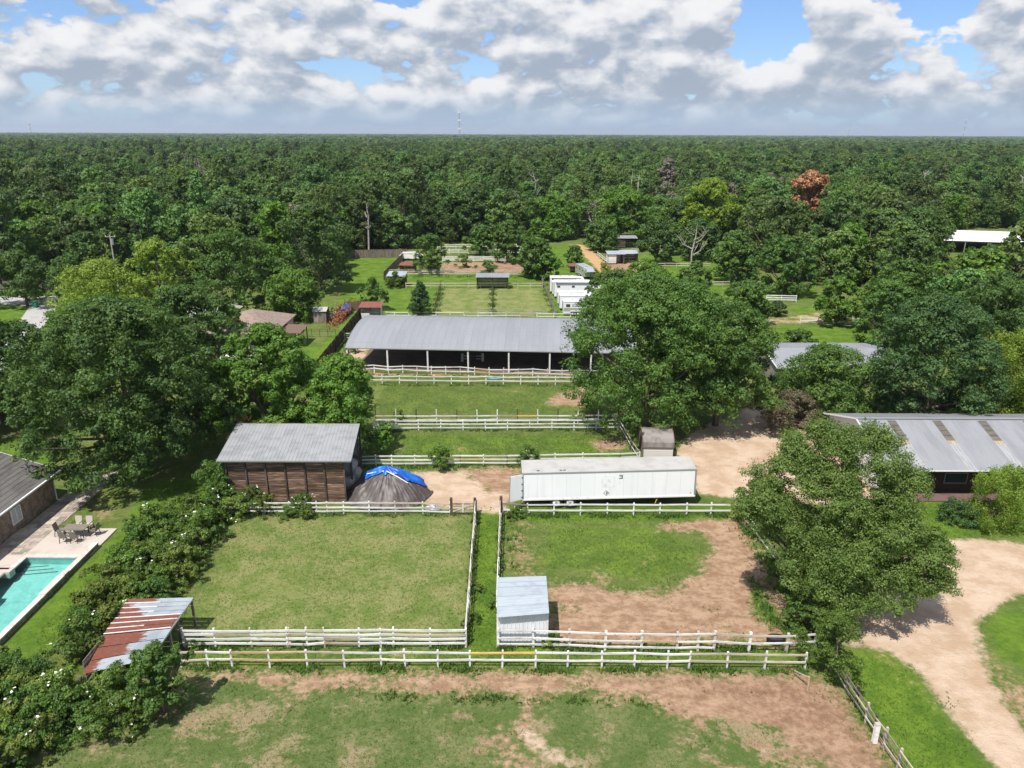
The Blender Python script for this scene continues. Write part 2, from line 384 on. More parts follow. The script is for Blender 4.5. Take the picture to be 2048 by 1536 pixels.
POOL = (-38.2, -31.95, 34.0, 47.6)          # basin footprint x0,x1,y0,y1 (open towards the left and near side)
DECK_HOLE = (-60.0, -31.7, 26.0, 51.7)
def axis_points(parts):
    out = []
    for a, b, s in parts: out += list(np.arange(a, b, s))
    return out
ys = axis_points([(12, 76, .42), (76, 132, .8), (132, 300, 2.5)]) + list(300*1.13**np.arange(0, 40))
xh = axis_points([(0, 48, .42), (48, 90, 1.2), (90, 200, 4)]) + list(200*1.17**np.arange(0, 30))
xs = [-x for x in reversed(xh[1:])] + xh
ys = [-30000, -200, -30] + ys; ys = np.array(ys); xs = np.array(xs)
XX, YY = np.meshgrid(xs, ys); GP = np.stack([XX.ravel(), YY.ravel()], 1)

MASK = {k: np.zeros(len(GP)) for k in ('dirt', 'sand', 'lush', 'cool', 'bare', 'red')}
def paint(key, pts, w=1.2, amt=1.0, px=True):
    p = poly_g(pts) if px else np.array(pts, float)
    MASK[key] = np.maximum(MASK[key], amt*soft(sdist(GP, p), w))
def erase(key, pts, w=1.2, amt=1.0):
    MASK[key] = MASK[key]*(1 - amt*soft(sdist(GP, poly_g(pts)), w))
def line(key, pts, rad, w=1.0, amt=1.0):
    P = [np.array(tuple(G(*p))[:2]) for p in pts]; best = np.full(len(GP), 1e9)
    for a, b in zip(P[:-1], P[1:]):
        ab = b - a; t = np.clip(((GP - a) @ ab)/(ab @ ab + 1e-9), 0, 1); best = np.minimum(best, np.linalg.norm(GP - (a + t[:, None]*ab), axis=1))
    MASK[key] = np.maximum(MASK[key], amt*soft(rad - best, w))

# near pasture: cool green turf, bare band along the fence
paint('cool', [(-60, 1345), (1620, 1345), (1820, 1600), (-200, 1600)], 1.0)
paint('dirt', [(390, 1346), (700, 1344), (1200, 1344), (1612, 1346), (1690, 1392), (1760, 1490), (1815, 1580), (1690, 1580), (1640, 1530), (1560, 1488), (1450, 1455), (1380, 1440), (1290, 1405), (1180, 1380), (1065, 1392), (1000, 1378), (900, 1388), (760, 1372), (600, 1376), (480, 1364)], 1.6, .95)
line('dirt', [(1060, 1385), (1048, 1430), (1040, 1460)], .55, 1.2, .8)
line('sand', [(1040, 1460), (1085, 1495), (1150, 1536), (1200, 1570)], .42, .8, .75)
line('dirt', [(1000, 1480), (1040, 1530), (1090, 1570)], 1.1, 1.8, .72)
line('dirt', [(1330, 1410), (1420, 1445), (1560, 1500), (1680, 1570)], 1.0, 1.8, .72)
line('dirt', [(1380, 1475), (1450, 1530)], 1.0, 1.8, .62)
line('dirt', [(200, 1500), (330, 1460), (380, 1440)], .6, 1.6, .60)
line('dirt', [(500, 1385), (580, 1405)], .3, .8, .6)
line('dirt', [(820, 1400), (950, 1440)], .5, 1.2, .58)
erase('dirt', [(1420, 1440), (1490, 1447), (1550, 1462), (1555, 1475), (1500, 1472), (1430, 1460)], .8, .95)
paint('red', [(1330, 1350), (1612, 1350), (1700, 1400), (1790, 1536), (1660, 1500), (1500, 1420)], 2.5, .8)
# strip between the two near fences
paint('lush', [(372, 1290), (1640, 1296), (1620, 1342), (372, 1340)], .7, .5)
line('dirt', [(560, 1310), (700, 1312), (860, 1308)], .4, .8, .5)
# left paddock
paint('bare', [(445, 1030), (945, 1030), (932, 1285), (372, 1285), (360, 1240), (440, 1100)], 1.0, .80)
line('lush', [(560, 1105), (700, 1090), (760, 1120), (700, 1160), (540, 1180)], 1.7, 3.0, .50)
line('lush', [(460, 1250), (620, 1255), (850, 1240)], 1.0, 2.4, .45)
line('lush', [(880, 1150), (860, 1230)], .8, 2.0, .4)
# lane
paint('lush', [(950, 1022), (1003, 1022), (996, 1300), (936, 1300)], .35, .86)
# right paddock
paint('lush', [(1080, 1040), (1330, 1040), (1420, 1090), (1400, 1150), (1300, 1180), (1200, 1160), (1060, 1140)], 1.6, .52)
paint('lush', [(1005, 1022), (1500, 1022), (1500, 1042), (1010, 1046)], .5, .75)
paint('dirt', [(1098, 1172), (1150, 1162), (1230, 1178), (1330, 1184), (1400, 1146), (1432, 1092), (1400, 1062), (1322, 1062), (1318, 1048), (1400, 1036), (1472, 1034), (1500, 1070), (1545, 1150), (1575, 1200), (1610, 1282), (1560, 1290), (1100, 1290), (1096, 1210)], 1.3, .97)
line('dirt', [(1040, 1050), (1032, 1090), (1050, 1150), (1110, 1165)], .7, 2.2, .66)
line('dirt', [(1170, 1110), (1215, 1165)], .5, 1.4, .6)
line('dirt', [(1300, 1110), (1270, 1160)], .3, 1.0, .55)
line('lush', [(1505, 1165), (1520, 1215), (1550, 1250)], .5, .9, .85); erase('dirt', [(1495, 1160), (1520, 1160), (1545, 1215), (1600, 1262), (1560, 1262), (1510, 1225)], .8, .9)
erase('dirt', [(1380, 1230), (1430, 1210), (1500, 1240), (1490, 1275), (1390, 1270)], 1.6, .38)
erase('dirt', [(1100, 1208), (1160, 1205), (1170, 1222), (1110, 1224)], 1.0, .5)
line('lush', [(1000, 1296), (1300, 1302), (1600, 1304)], .5, .7, .8)
# hay yard
paint('sand', [(815, 945), (890, 938), (930, 940), (950, 965), (975, 985), (1010, 985), (1012, 1024), (955, 1024), (940, 1014), (860, 1012), (840, 985)], 1.4, .98)
paint('dirt', [(895, 938), (1040, 932), (1048, 1000), (1000, 1010), (960, 975), (935, 950)], 1.4, .95)
paint('lush', [(700, 925), (1040, 925), (1040, 938), (900, 938), (820, 944), (700, 945)], .6, .5)
paint('lush', [(1010, 1004), (1480, 1004), (1480, 1026), (1010, 1026)], .6, .6)
# right yard and drive
paint('sand', [(1350, 905), (1380, 870), (1440, 838), (1500, 815), (1540, 800), (1600, 800), (1620, 850), (1760, 900), (1800, 960), (1800, 1010), (1700, 1010), (1560, 1000), (1470, 996), (1395, 985), (1388, 930)], 1.3, 1.0)
paint('lush', [(1860, 985), (2300, 985), (2300, 1082), (1960, 1070), (1880, 1082), (1700, 1030)], 1.0, .95)
paint('sand', [(1800, 1100), (1900, 1080), (1965, 1076), (2060, 1090), (2300, 1120), (2300, 1200), (2050, 1188), (1995, 1205), (1955, 1245), (1965, 1310), (2010, 1400), (2080, 1490), (2160, 1600), (2050, 1600), (1990, 1530), (1910, 1440), (1835, 1340), (1780, 1300), (1680, 1285), (1680, 1235), (1790, 1190)], 1.0, 1.0)
paint('lush', [(1690, 1300), (1770, 1302), (1830, 1345), (1905, 1445), (1985, 1536), (2040, 1600), (1830, 1600), (1790, 1530), (1755, 1480), (1700, 1372)], .9, .92)
paint('lush', [(1958, 1250), (2000, 1218), (2300, 1200), (2300, 1370), (2080, 1350), (2000, 1315)], 1.2, .9)
paint('lush', [(2010, 1340), (2090, 1370), (2300, 1400), (2300, 1500), (2120, 1480)], 2.0, .5)
paint('dirt', [(1950, 1300), (1990, 1330), (2080, 1380), (2200, 1480), (2200, 1600), (2070, 1520), (1985, 1420)], 2.0, .6)
line('dirt', [(1945, 1260), (1960, 1330), (2010, 1420), (2060, 1480)], .4, 1.6, .75)
# middle paddocks
paint('lush', [(740, 770), (1170, 772), (1230, 830), (760, 830)], 1.2, .42)
paint('lush', [(780, 864), (1240, 864), (1270, 918), (720, 918)], 1.2, .50)
line('lush', [(1090, 880), (1180, 900), (1240, 915)], 1.2, 2.0, .8)
paint('dirt', [(1085, 806), (1110, 790), (1165, 768), (1210, 780), (1200, 812), (1120, 812)], 1.2, .9)
line('dirt', [(990, 778), (1040, 780)], .6, 1.6, .55)
paint('dirt', [(1180, 880), (1240, 872), (1262, 898), (1200, 905)], .9, .8)
line('dirt', [(795, 882), (800, 895)], .7, 1.2, .6); line('dirt', [(905, 895), (940, 897)], .5, 1.0, .5)
paint('lush', [(730, 752), (1240, 756), (1240, 766), (730, 764)], .6, .35)
paint('sand', [(640, 745), (690, 700), (730, 668), (745, 690), (740, 742)], 1.4, .75)
paint('dirt', [(700, 744), (1180, 750), (1180, 756), (700, 750)], .5, .7)
# lawns on the left
paint('lush', [(-300, 880), (110, 878), (105, 930), (60, 945), (-300, 930)], .8, .95)
paint('lush', [(190, 1105), (240, 1055), (300, 960), (440, 960), (430, 1030), (330, 1120), (60, 1330), (-100, 1380)], .8, .85)
paint('dirt', [(140, 1050), (160, 1010), (240, 1000), (250, 1050)], 1.2, .38)
paint('lush', [(560, 690), (640, 690), (735, 600), (730, 640), (640, 760), (560, 760)], 1.2, .95)
paint('lush', [(560, 640), (700, 620), (728, 600), (700, 600), (620, 615)], 1.2, .95)
paint('lush', [(680, 600), (690, 560), (700, 516), (800, 516), (760, 600)], 1.4, 1.0)
paint('lush', [(-200, 585), (330, 575), (330, 660), (-200, 680)], 2.0, .8)
# far paddocks
paint('bare', [(885, 575), (1080, 575), (1112, 630), (870, 628)], 1.5, .95)
paint('lush', [(770, 575), (880, 575), (868, 628), (760, 628)], 1.5, .75)
paint('lush', [(770, 548), (1085, 548), (1085, 575), (770, 575)], 1.5, .95)
paint('lush', [(1085, 490), (1160, 490), (1220, 545), (1180, 640), (1110, 640)], 1.5, .85)
paint('dirt', [(880, 525), (1050, 522), (1060, 545), (880, 546)], 2.0, .8)
line('red', [(900, 540), (1040, 535)], 6, 3, .6)
line('sand', [(1152, 490), (1172, 500), (1195, 525), (1215, 545), (1245, 580)], 1.7, 1.6, 1.0)
line('red', [(1152, 490), (1172, 500), (1195, 525), (1215, 545)], 4, 2, .9)
paint('dirt', [(1200, 520), (1290, 520), (1300, 545), (1220, 545)], 1.5, .8)
paint('lush', [(1270, 510), (1480, 505), (1500, 570), (1260, 570)], 2.0, .8)
paint('lush', [(1380, 570), (1640, 570), (1640, 600), (1380, 600)], 2.0, .8)
paint('sand', [(1480, 640), (1560, 632), (1640, 622), (1700, 640), (1760, 645), (1750, 652), (1610, 648), (1560, 650), (1490, 655)], 1.4, .5)
paint('lush', [(1570, 612), (1640, 608), (1650, 625), (1590, 632)], 2, .7)
paint('red', [(1470, 600), (1760, 600), (1760, 670), (1470, 670)], 3, .4)
paint('lush', [(1490, 656), (1580, 651), (1745, 651), (1750, 705), (1480, 710)], 1.2, 1.0)

# wheel tracks in the sandy drive and yard
for off in (0, 34):
    line('dirt', [(2060 - off*.3, 1120 + off*.8), (1960 - off*.2, 1140 + off), (1880 + off*.6, 1200 + off*.3), (1860 + off, 1290 + off*.2), (1910 + off, 1390), (2000 + off, 1510)], .16, .7, .62)
    line('dirt', [(1400, 930 + off*.6), (1470, 905 + off*.7), (1520 + off*.3, 860 + off*.5), (1535 + off*.5, 815)], .16, .8, .55)
    line('dirt', [(870, 985 + off*.4), (960, 978 + off*.4), (985, 1010 + off*.2)], .14, .6, .5)
line('dirt', [(1760, 1310), (1850, 1390), (1960, 1530)], .35, 1.4, .55)
for k_ in (('dirt', [(420, 1301), (900, 1301)], .12, .5, .5), ('dirt', [(1090, 1286), (1590, 1292)], .3, .8, .7), ('dirt', [(925, 1060), (915, 1180), (908, 1280)], .25, 1.0, .42), ('dirt', [(560, 1040), (900, 1040)], .2, .8, .4)): line(*k_)
MASK['sand'] = MASK['sand']*(1 - .55*np.clip(MASK['dirt'] - .3, 0, 1)*(GP[:, 0] > 12)*(GP[:, 1] < 80))
def inside_hole(x, y): return DECK_HOLE[0] < x < DECK_HOLE[1] and DECK_HOLE[2] < y < DECK_HOLE[3]
nx, ny = len(xs), len(ys)
I = np.arange(nx*ny).reshape(ny, nx)
Q = np.stack([I[:-1, :-1], I[:-1, 1:], I[1:, 1:], I[1:, :-1]], -1).reshape(-1, 4)
def hole_mask(P): return (P[:, 0] > DECK_HOLE[0]) & (P[:, 0] < DECK_HOLE[1]) & (P[:, 1] > DECK_HOLE[2]) & (P[:, 1] < DECK_HOLE[3])
hm = hole_mask(GP); Q = Q[~hm[Q].all(1)]
zz = 0.0*GP[:, 0]
gr = np.random.default_rng(5)
near = (np.abs(GP[:, 0]) < 60) & (GP[:, 1] < 130) & (GP[:, 1] > 10)
for k in range(14):
    kx, ky = gr.normal(0, .45, 2); zz = zz + near*0.004*np.sin(kx*GP[:, 0] + ky*GP[:, 1] + gr.uniform(0, 6.28))
zz = zz - 0.045
zz[hole_mask(GP)] = -0.06
me = npmesh('ground', np.column_stack([GP, zz]), Q, None)
for k, v in MASK.items():
    at = me.attributes.new(k, 'FLOAT', 'POINT'); at.data.foreach_set('value', v.astype(np.float32))
me.polygons.foreach_set('use_smooth', np.ones(len(Q), bool))

def ground_material():
    m = bpy.data.materials.new('ground'); m.use_nodes = True; w = NT(m.node_tree); w.n.clear(); MATS['ground'] = m
    out = w.new('ShaderNodeOutputMaterial'); b = w.new('ShaderNodeBsdfPrincipled'); w.l.new(b.outputs[0], out.inputs[0])
    pos = w.new('ShaderNodeNewGeometry').outputs['Position']
    A = {k: w.new('ShaderNodeAttribute', attribute_name=k).outputs['Fac'] for k in MASK}
    big = w.noise(pos, .10, 4); mid = w.noise(pos, .45, 6, .62); fine = w.noise(pos, 2.6, 6, .68); grit = w.noise(pos, 11, 4, .7)
    streak = w.noise(w.vmul(pos, (.85, 1.3, 1)), 1.0, 6, .66)
    def nz(a, k): return w.math('MULTIPLY', w.math('SUBTRACT', a, .5), k)
    # grass
    g = w.mix(w.ramp(w.math('ADD', mid, nz(fine, .9)), .32, .68), (.086, .138, .026), (.165, .185, .056))
    dry = w.mix(w.ramp(w.math('ADD', mid, nz(fine, .7)), .35, .65), (.132, .186, .042), (.258, .252, .100))
    lush = w.mix(w.ramp(w.math('ADD', mid, nz(fine, .6)), .32, .68), (.074, .140, .016), (.140, .222, .026))
    cool = w.mix(w.ramp(w.math('ADD', mid, nz(fine, .8)), .36, .64), (.092, .134, .036), (.165, .182, .070))
    cool = w.mix(w.ramp(w.math('ADD', w.math('ADD', big, nz(mid, 1.1)), nz(fine, .5)), .54, .68), cool, (.290, .230, .130))
    g = w.mix(w.ramp(A['bare'], .1, .9), g, dry)
    g = w.mix(w.ramp(A['cool'], .2, .8), g, cool)
    lf = w.math('ADD', A['lush'], w.math('ADD', nz(mid, .7), nz(fine, .45)))
    lf = w.math('MULTIPLY', w.ramp(lf, .28, .72), w.ramp(A['lush'], .02, .25))
    g = w.mix(lf, g, lush)
    g = w.mix(w.ramp(grit, .35, .75, 0, .35), g, (.055, .095, .014))
    # dirt
    d = w.mix(w.ramp(w.math('ADD', streak, nz(fine, .5)), .34, .68), (.262, .160, .098), (.418, .288, .185))
    dr = w.mix(w.ramp(w.math('ADD', mid, nz(fine, .8)), .36, .66), (.185, .102, .062), (.365, .230, .150))
    d = w.mix(A['red'], d, dr)
    d = w.mix(w.ramp(grit, .52, .78, 0, .45), d, (.190, .110, .070))
    s = w.mix(w.ramp(w.math('ADD', mid, nz(streak, .5)), .34, .68), (.430, .305, .203), (.550, .422, .312))
    s = w.mix(w.math('MULTIPLY', A['red'], .85), s, (.460, .270, .120))
    s = w.mix(w.ramp(grit, .5, .8, 0, .3), s, (.38, .27, .17))
    df = w.math('ADD', A['dirt'], w.math('ADD', nz(mid, 1.0), nz(fine, 1.1)))
    df = w.math('MULTIPLY', w.ramp(df, .30, .70), w.ramp(A['dirt'], .05, .3))
    sf = w.math('ADD', A['sand'], w.math('ADD', nz(mid, .7), nz(fine, .5)))
    sf = w.math('MULTIPLY', w.ramp(sf, .34, .66), w.ramp(A['sand'], .05, .3))
    c = w.mix(df, g, d); c = w.mix(sf, c, s)
    w.l.new(c, b.inputs['Base Color']); b.inputs['Roughness'].default_value = .95; b.inputs['Specular IOR Level'].default_value = .12
    bn = w.new('ShaderNodeBump'); bn.inputs['Strength'].default_value = .8; bn.inputs['Distance'].default_value = .14
    w.l.new(w.math('ADD', fine, w.math('MULTIPLY', grit, .5)), bn.inputs['Height']); w.l.new(bn.outputs[0], b.inputs['Normal'])
    return m
me.materials.append(ground_material())
ground = obj('ground', me); tag(ground, 'flat ground of grass paddocks, bare dirt and sandy drives', None, None, 'structure')
def mask_at(key, P):
    """bilinear-ish lookup of a mask at points"""
    ix = np.clip(np.searchsorted(xs, P[:, 0]), 0, nx-1); iy = np.clip(np.searchsorted(ys, P[:, 1]), 0, ny-1)
    return MASK[key].reshape(ny, nx)[iy, ix]

# ================================================================== TREES
def unit(v): return v/np.maximum(np.linalg.norm(v, axis=-1, keepdims=True), 1e-6)
def leaf_quads(P, N, size, rg, aspect=.6):
    n = len(P); t = unit(np.cross(N, rg.normal(size=(n, 3)))); b = np.cross(N, t)
    s = (size*rg.uniform(.6, 1.35, n))[:, None]
    V = np.empty((n, 4, 3)); bend = N*s*.18
    V[:, 0] = P - t*s - bend; V[:, 1] = P + b*s*aspect; V[:, 2] = P + t*s - bend; V[:, 3] = P - b*s*aspect
    return V.reshape(-1, 3), np.arange(4*n).reshape(-1, 4)
def envelope(kind, t):
    if kind == 'oak': return np.sqrt(np.clip(1 - (np.abs(2*t - .72)/1.28)**2.3, 0, 1))
    if kind == 'round': return np.sqrt(np.clip(1 - (2*t - .95)**2/1.1, 0, 1))
    if kind == 'tall': return np.sqrt(np.clip(1 - (np.abs(2*t - .8)/1.2)**2.0, 0, 1))
    if kind == 'cone': return np.clip(1.03 - t, 0, 1)**.75*np.clip(.3 + t*4, 0, 1)
    if kind == 'willow': return np.sqrt(np.clip(1 - (np.abs(2*t - .8)/1.25)**2.6, 0, 1))
    if kind == 'shrub': return np.sqrt(np.clip(1 - (np.abs(2*t - .55)/1.45)**2.2, 0, 1))
def make_tree(kind, Ht, Rd, ncl, nleaf, leaf, lmat, bmat='bark', zb=.2, seed=1, crf=.17, sub=12, lobe=.2, squash=.75, limbs=10, trunk_r=None, bx=0., flowers=0, cname='crown', lobes=None):
    rg = np.random.default_rng(seed)
    t = rg.beta(1.15, 1.0, ncl) if kind != 'cone' else rg.beta(.9, 1.3, ncl)
    th = rg.uniform(0, 2*np.pi, ncl); ph = rg.uniform(0, 6.28, 4)
    lob = 1 + lobe*np.sin(2*th + ph[0] + 2.5*t) + .6*lobe*np.sin(5*th + ph[1] + 6*t) + rg.normal(0, .05, ncl)
    fr = np.where(rg.random(ncl) < .75, rg.uniform(.72, 1, ncl), rg.uniform(.2, .75, ncl))
    cr = Rd*crf*rg.uniform(.7, 1.35, ncl)
    rho = np.maximum(envelope(kind, t)*Rd*lob*fr - cr*.45, 0)
    z0 = Ht*zb; z = z0 + t*(Ht - z0 - cr*.5)
    Cn = np.column_stack([rho*np.cos(th), rho*np.sin(th), z])
    if lobes is not None:          # crown made of given leaf masses (x, y, z, radius)
        Lb = np.array(lobes, float); pk = rg.choice(len(Lb), ncl, p=Lb[:, 3]**2/np.sum(Lb[:, 3]**2)); dv = unit(rg.normal(size=(ncl, 3)) + np.array([0, 0, .25]))
        Cn = Lb[pk, :3] + dv*(Lb[pk, 3]*rg.uniform(.55, .95, ncl))[:, None]*np.array([1, 1, .72]); cr = np.minimum(cr, .5*Lb[pk, 3]); rho = np.hypot(Cn[:, 0], Cn[:, 1])
    dcl = unit(rg.normal(size=(ncl, sub, 3)) + np.array([0, 0, .30]))
    sc = np.array([1, 1, squash])
    S = Cn[:, None, :] + dcl*cr[:, None, None]*rg.uniform(.65, 1.0, (ncl, sub, 1))*sc
    k = rg.integers(0, ncl*sub, nleaf); ci = k//sub
    off = unit(rg.normal(size=(nleaf, 3)))*(cr[ci]*.42*np.sqrt(rg.random(nleaf)))[:, None]*sc
    if kind == 'willow': off[:, 2] = off[:, 2]*2.2 - np.abs(rg.normal(0, 1, nleaf))*cr[ci]*1.0
    P = S.reshape(-1, 3)[k] + off; P[:, 2] = np.maximum(P[:, 2], .05)
    N = unit(.48*unit(P - Cn[ci]) + .40*unit(off) + np.array([0, 0, .26]) + .26*rg.normal(size=(nleaf, 3)))
    V, Qd = leaf_quads(P, N, leaf, rg)
    # larger leaves deep inside fill the crown's heart
    nc2 = nleaf//8; ic = rg.integers(0, ncl, nc2); Pc = Cn[ic] + rg.normal(size=(nc2, 3))*(cr[ic]*.30)[:, None]; Pc[:, 2] = np.maximum(Pc[:, 2], .05)
    V3, Q3 = leaf_quads(Pc, unit(rg.normal(size=(nc2, 3))), leaf*1.25, rg); Qd = np.concatenate([Qd, Q3 + len(V)]); V = np.concatenate([V, V3])
    cm = npmesh(cname, V, Qd, lmat)
    if flowers:
        hub = rg.choice(nleaf, max(2, flowers//4)); i = hub[rg.integers(0, len(hub), flowers)]; top = P[i] + rg.normal(0, .13, (flowers, 3)) + np.array([0, 0, leaf*.5])
        V2, Q2 = leaf_quads(top, unit(np.tile([0, 0, 1.], (flowers, 1)) + .3*rg.normal(size=(flowers, 3))), .075, rg, .9)
        fm = npmesh('blossom', V2, Q2, 'flower_white')
    else: fm = None
    b = MB(); tr = trunk_r or Ht*.022
    top = Ht*.72
    pts = [(0, 0, -.2), (bx*.2, 0, z0*.6), (bx*.5 + rg.normal(0, .1), rg.normal(0, .1), z0 + .2*(Ht-z0)), (bx*.8, 0, top)]
    b.tube(pts, [tr*1.25, tr, tr*.8, tr*.25], 8)
    for i in np.argsort(-rho*rg.random(ncl))[:limbs]:
        st = Vector(pts[1]).lerp(Vector(pts[2]), rg.uniform(.1, 1)); en = Vector(Cn[i]); md = st.lerp(en, .5) + Vector((0, 0, -abs(rg.normal(0, .04))*Ht))
        b.tube([st, md, en], [tr*.5, tr*.33, tr*.12], 5, cap=False)
    tm = b.mesh('trunk', bmat, True)
    return cm, tm, fm
def place(protos, name, label, cat, loc, rz=0., s=(1, 1, 1), group=None):
    cm, tm, fm = protos
    o = bpy.data.objects.new(name, None); COL.objects.link(o); o.location = loc; o.rotation_euler = (0, 0, rz); o.scale = s; o.empty_display_size = .5
    tag(o, label, cat, group)
    c = obj('crown', cm, o); obj('trunk', tm, o)
    if fm: obj('blossom', fm, o)
    return o
def tree_px(px, pyb, wpx, pyt):
    """base, radius and height from base pixel, crown width and crown top in the photograph"""
    b = G(px, pyb); dp = depth(b); rad = wpx/2*dp/F
    top = atY(px, pyt, b.y); return b, rad, top.z
def hero(name, label, px, pyb, wpx, pyt, kind, lmat, ncl, nleaf, leaf, seed, cat='tree', rz=0., group=None, **kw):
    b, rad, h = tree_px(px, pyb, wpx, pyt)
    return place(make_tree(kind, h, rad, ncl, nleaf, leaf, lmat, seed=seed, **kw), name, label, cat, b, rz, group=group)

# ================================================================== BUILDINGS
def sheet_roof(parent, name, mat, p00, p10, p01, p11, n, nrib, rib=.035, over=0.0, thick=.02):
    """n metal sheets side by side filling the quad p00-p10 (eave) p01-p11 (top); ribs run eave to top; local coordinates"""
    p00, p10, p01, p11 = map(Vector, (p00, p10, p01, p11)); outs = []
    for i in range(n):
        a, b = i/n, (i+1)/n
        e0, e1 = p00.lerp(p10, a), p00.lerp(p10, b); t0, t1 = p01.lerp(p11, a), p01.lerp(p11, b)
        nrm = (e1-e0).cross(t0-e0).normalized()
        if nrm.z < 0: nrm = -nrm
        v, f = [], []
        prof = []
        for k in range(nrib):
            s0 = k/nrib; w = .22/nrib
            prof += [(s0, 0), (s0 + w*.25, rib), (s0 + w*.75, rib), (s0 + w, 0)]
        prof.append((1, 0))
        j = random.uniform(-.004, .004)
        for s, h in prof: v.append(e0.lerp(e1, s) + nrm*(h+j) - e0)
        for s, h in prof: v.append(t0.lerp(t1, s) + nrm*(h+j) - e0)
        m = len(prof); f = [(q, q+1, m+q+1, m+q) for q in range(m-1)]
        v += [Vector(v[0]) - nrm*thick, Vector(v[m-1]) - nrm*thick, Vector(v[2*m-1]) - nrm*thick, Vector(v[m]) - nrm*thick]
        q = 2*m; f += [(q, q+3, q+2, q+1), (0, q, q+1, m-1)]
        outs.append(obj(name, pmesh(name, v, f, mat), parent, e0))
    return outs

# ---- hay barn
bx0 = Vector((-19.0, 56.5, 0))
hb = thing('hay_barn', 'tall dark plank hay barn with grey metal shed roof beside the tarped heap', 'barn', bx0)
xl, xr = -5.1, 4.85
px_posts = [xl + (xr - xl)*k/6 for k in range(7)]
for k in range(6):
    z = .05
    r = 0
    while z < 3.72:
        h = random.choice((.17, .2, .23, .26)); h = min(h, 3.8 - z)
        box(hb, 'plank', 'brown_plank', ((px_posts[k] + px_posts[k+1])/2 + random.uniform(-.02, .02), .02 + random.uniform(-.012, .012), z + h/2),
            (px_posts[k+1] - px_posts[k] + .02, .04, h - .022), (0, random.uniform(-.008, .008), 0))
        z += h
for k, x in enumerate(px_posts): box(hb, 'post', 'dark_wood', (x, -.06, 2.0), (.13, .11, 4.0))
for s, x in ((0, xl), (1, xr)):
    box(hb, 'post', 'dark_wood', (x + (.0 if s == 0 else .35), 5.2, 2.4), (.16, .16, 4.8)); box(hb, 'post', 'dark_wood', (x, 2.6, 2.2), (.16, .16, 4.4))
for k in range(18):
    box(hb, 'side_plank', 'brown_plank', (xl - .05, 2.7, .14 + k*.21), (.04, 5.0, .19))
for k in range(20): box(hb, 'back_plank', 'grey_wood', (0, 5.35, .14 + k*.22), (10.0, .04, .2))
e0, e1 = Vector((-5.65, -.5, 4.06)), Vector((5.6, -.5, 4.10)); t0, t1 = Vector((-5.95, 5.5, 4.98)), Vector((5.2, 5.5, 5.02))
sheet_roof(hb, 'roof_sheet', 'barn_roof_metal', e0, e1, t0, t1, 12, 3, .02)
for k in range(13):
    f = (k + .3)/13; a = e0.lerp(e1, f); b = t0.lerp(t1, f); beam(hb, 'rafter', 'grey_wood', a + Vector((0, .06, -.12)), b + Vector((0, -.1, -.12)), .06, .14)
beam(hb, 'fascia', 'steel', e0 + Vector((0, -.02, -.03)), e1 + Vector((0, -.02, -.03)), .03, .12)
beam(hb, 'rake_trim', 'steel', e1 + Vector((.015, 0, 0)), t1 + Vector((.015, 0, 0)), .03, .12)
box(hb, 'ridge_flashing', 'grey_wood', (-.35, 5.52, 4.98), (11.1, .04, .12))
# dried creeper on the left eave
hb_h = thing('hay_bales', 'pale canvas covered bales inside the open end of the plank barn', 'bales', bx0 + Vector((4.2, 2.6, 0)))
for k, (x, y, z) in enumerate(((0, 0, .6), (.25, 1.6, .6), (.1, .8, 1.75))):
    m = MB(); m.prism([(1.05*math.cos(a)*.8, .6*math.sin(a)) for a in [i*math.pi/6 for i in range(12)]], -.75, .75, 'y'); m.build('bale', 'grey_canvas', hb_h, (x, y, z), smooth=True)

# ---- riding arena with curved roof
ang = math.atan2(91.63 - 93.29, 4.64 + 16.77)*.72
ar = thing('riding_arena', 'long open riding arena under a curved grey metal roof on white posts', 'arena', (-22.1, 93.5, 0), ang)
NB, BAYW, AW, SAG, EZ = 7, 5.36, 17.6, 1.65, 3.15
AL = NB*BAYW + .9
def arch(u): return EZ + SAG*(1 - (2*u/AW - 1)**2)
nseg = 14; npan = 42; pw = AL/npan
pv, pf = [], []
prof = [(0, 0), (.02, .018), (.07, .018), (.09, 0), (pw, 0)]
for i in range(nseg + 1):
    u = AW*i/nseg
    for x, h in prof: pv.append((x, u, arch(u) + h))
m5 = len(prof)
for i in range(nseg):
    for k in range(m5-1): pf.append((i*m5+k, i*m5+k+1, (i+1)*m5+k+1, (i+1)*m5+k))
pan = pmesh('roof_sheet', pv, pf, 'arena_roof_metal', False)
for k in range(npan): obj('roof_sheet', pan, ar, (k*pw, 0, random.uniform(-.003, .003)))
for k in range(NB + 1):
    x = .25 + k*BAYW
    for y in (.15, AW - .15):
        box(ar, 'post', 'white_paint', (x, y, EZ/2), (.20, .20, EZ - .04))
    rb = MB(); pts = [(x, AW*i/8, arch(AW*i/8) - .16) for i in range(9)]
    for a, b in zip(pts[:-1], pts[1:]): rb.beam(a, b, .12, .22)
    rb.build('arch_truss', 'dark_steel', ar)
for i in (1, 3, 5, 7, 9, 11, 13): u = AW*i/nseg; beam(ar, 'purlin', 'dark_steel', (0, u, arch(u) - .06), (AL, u, arch(u) - .06), .08, .1)
beam(ar, 'eave_beam', 'steel', (0, -.02, EZ - .04), (AL, -.02, EZ - .04), .06, .12)
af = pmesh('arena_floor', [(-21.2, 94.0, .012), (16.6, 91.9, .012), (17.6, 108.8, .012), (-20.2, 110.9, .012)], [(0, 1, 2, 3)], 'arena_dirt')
tag(obj('arena_floor', af), 'dark harrowed dirt floor under the curved arena roof', None, None, 'structure')
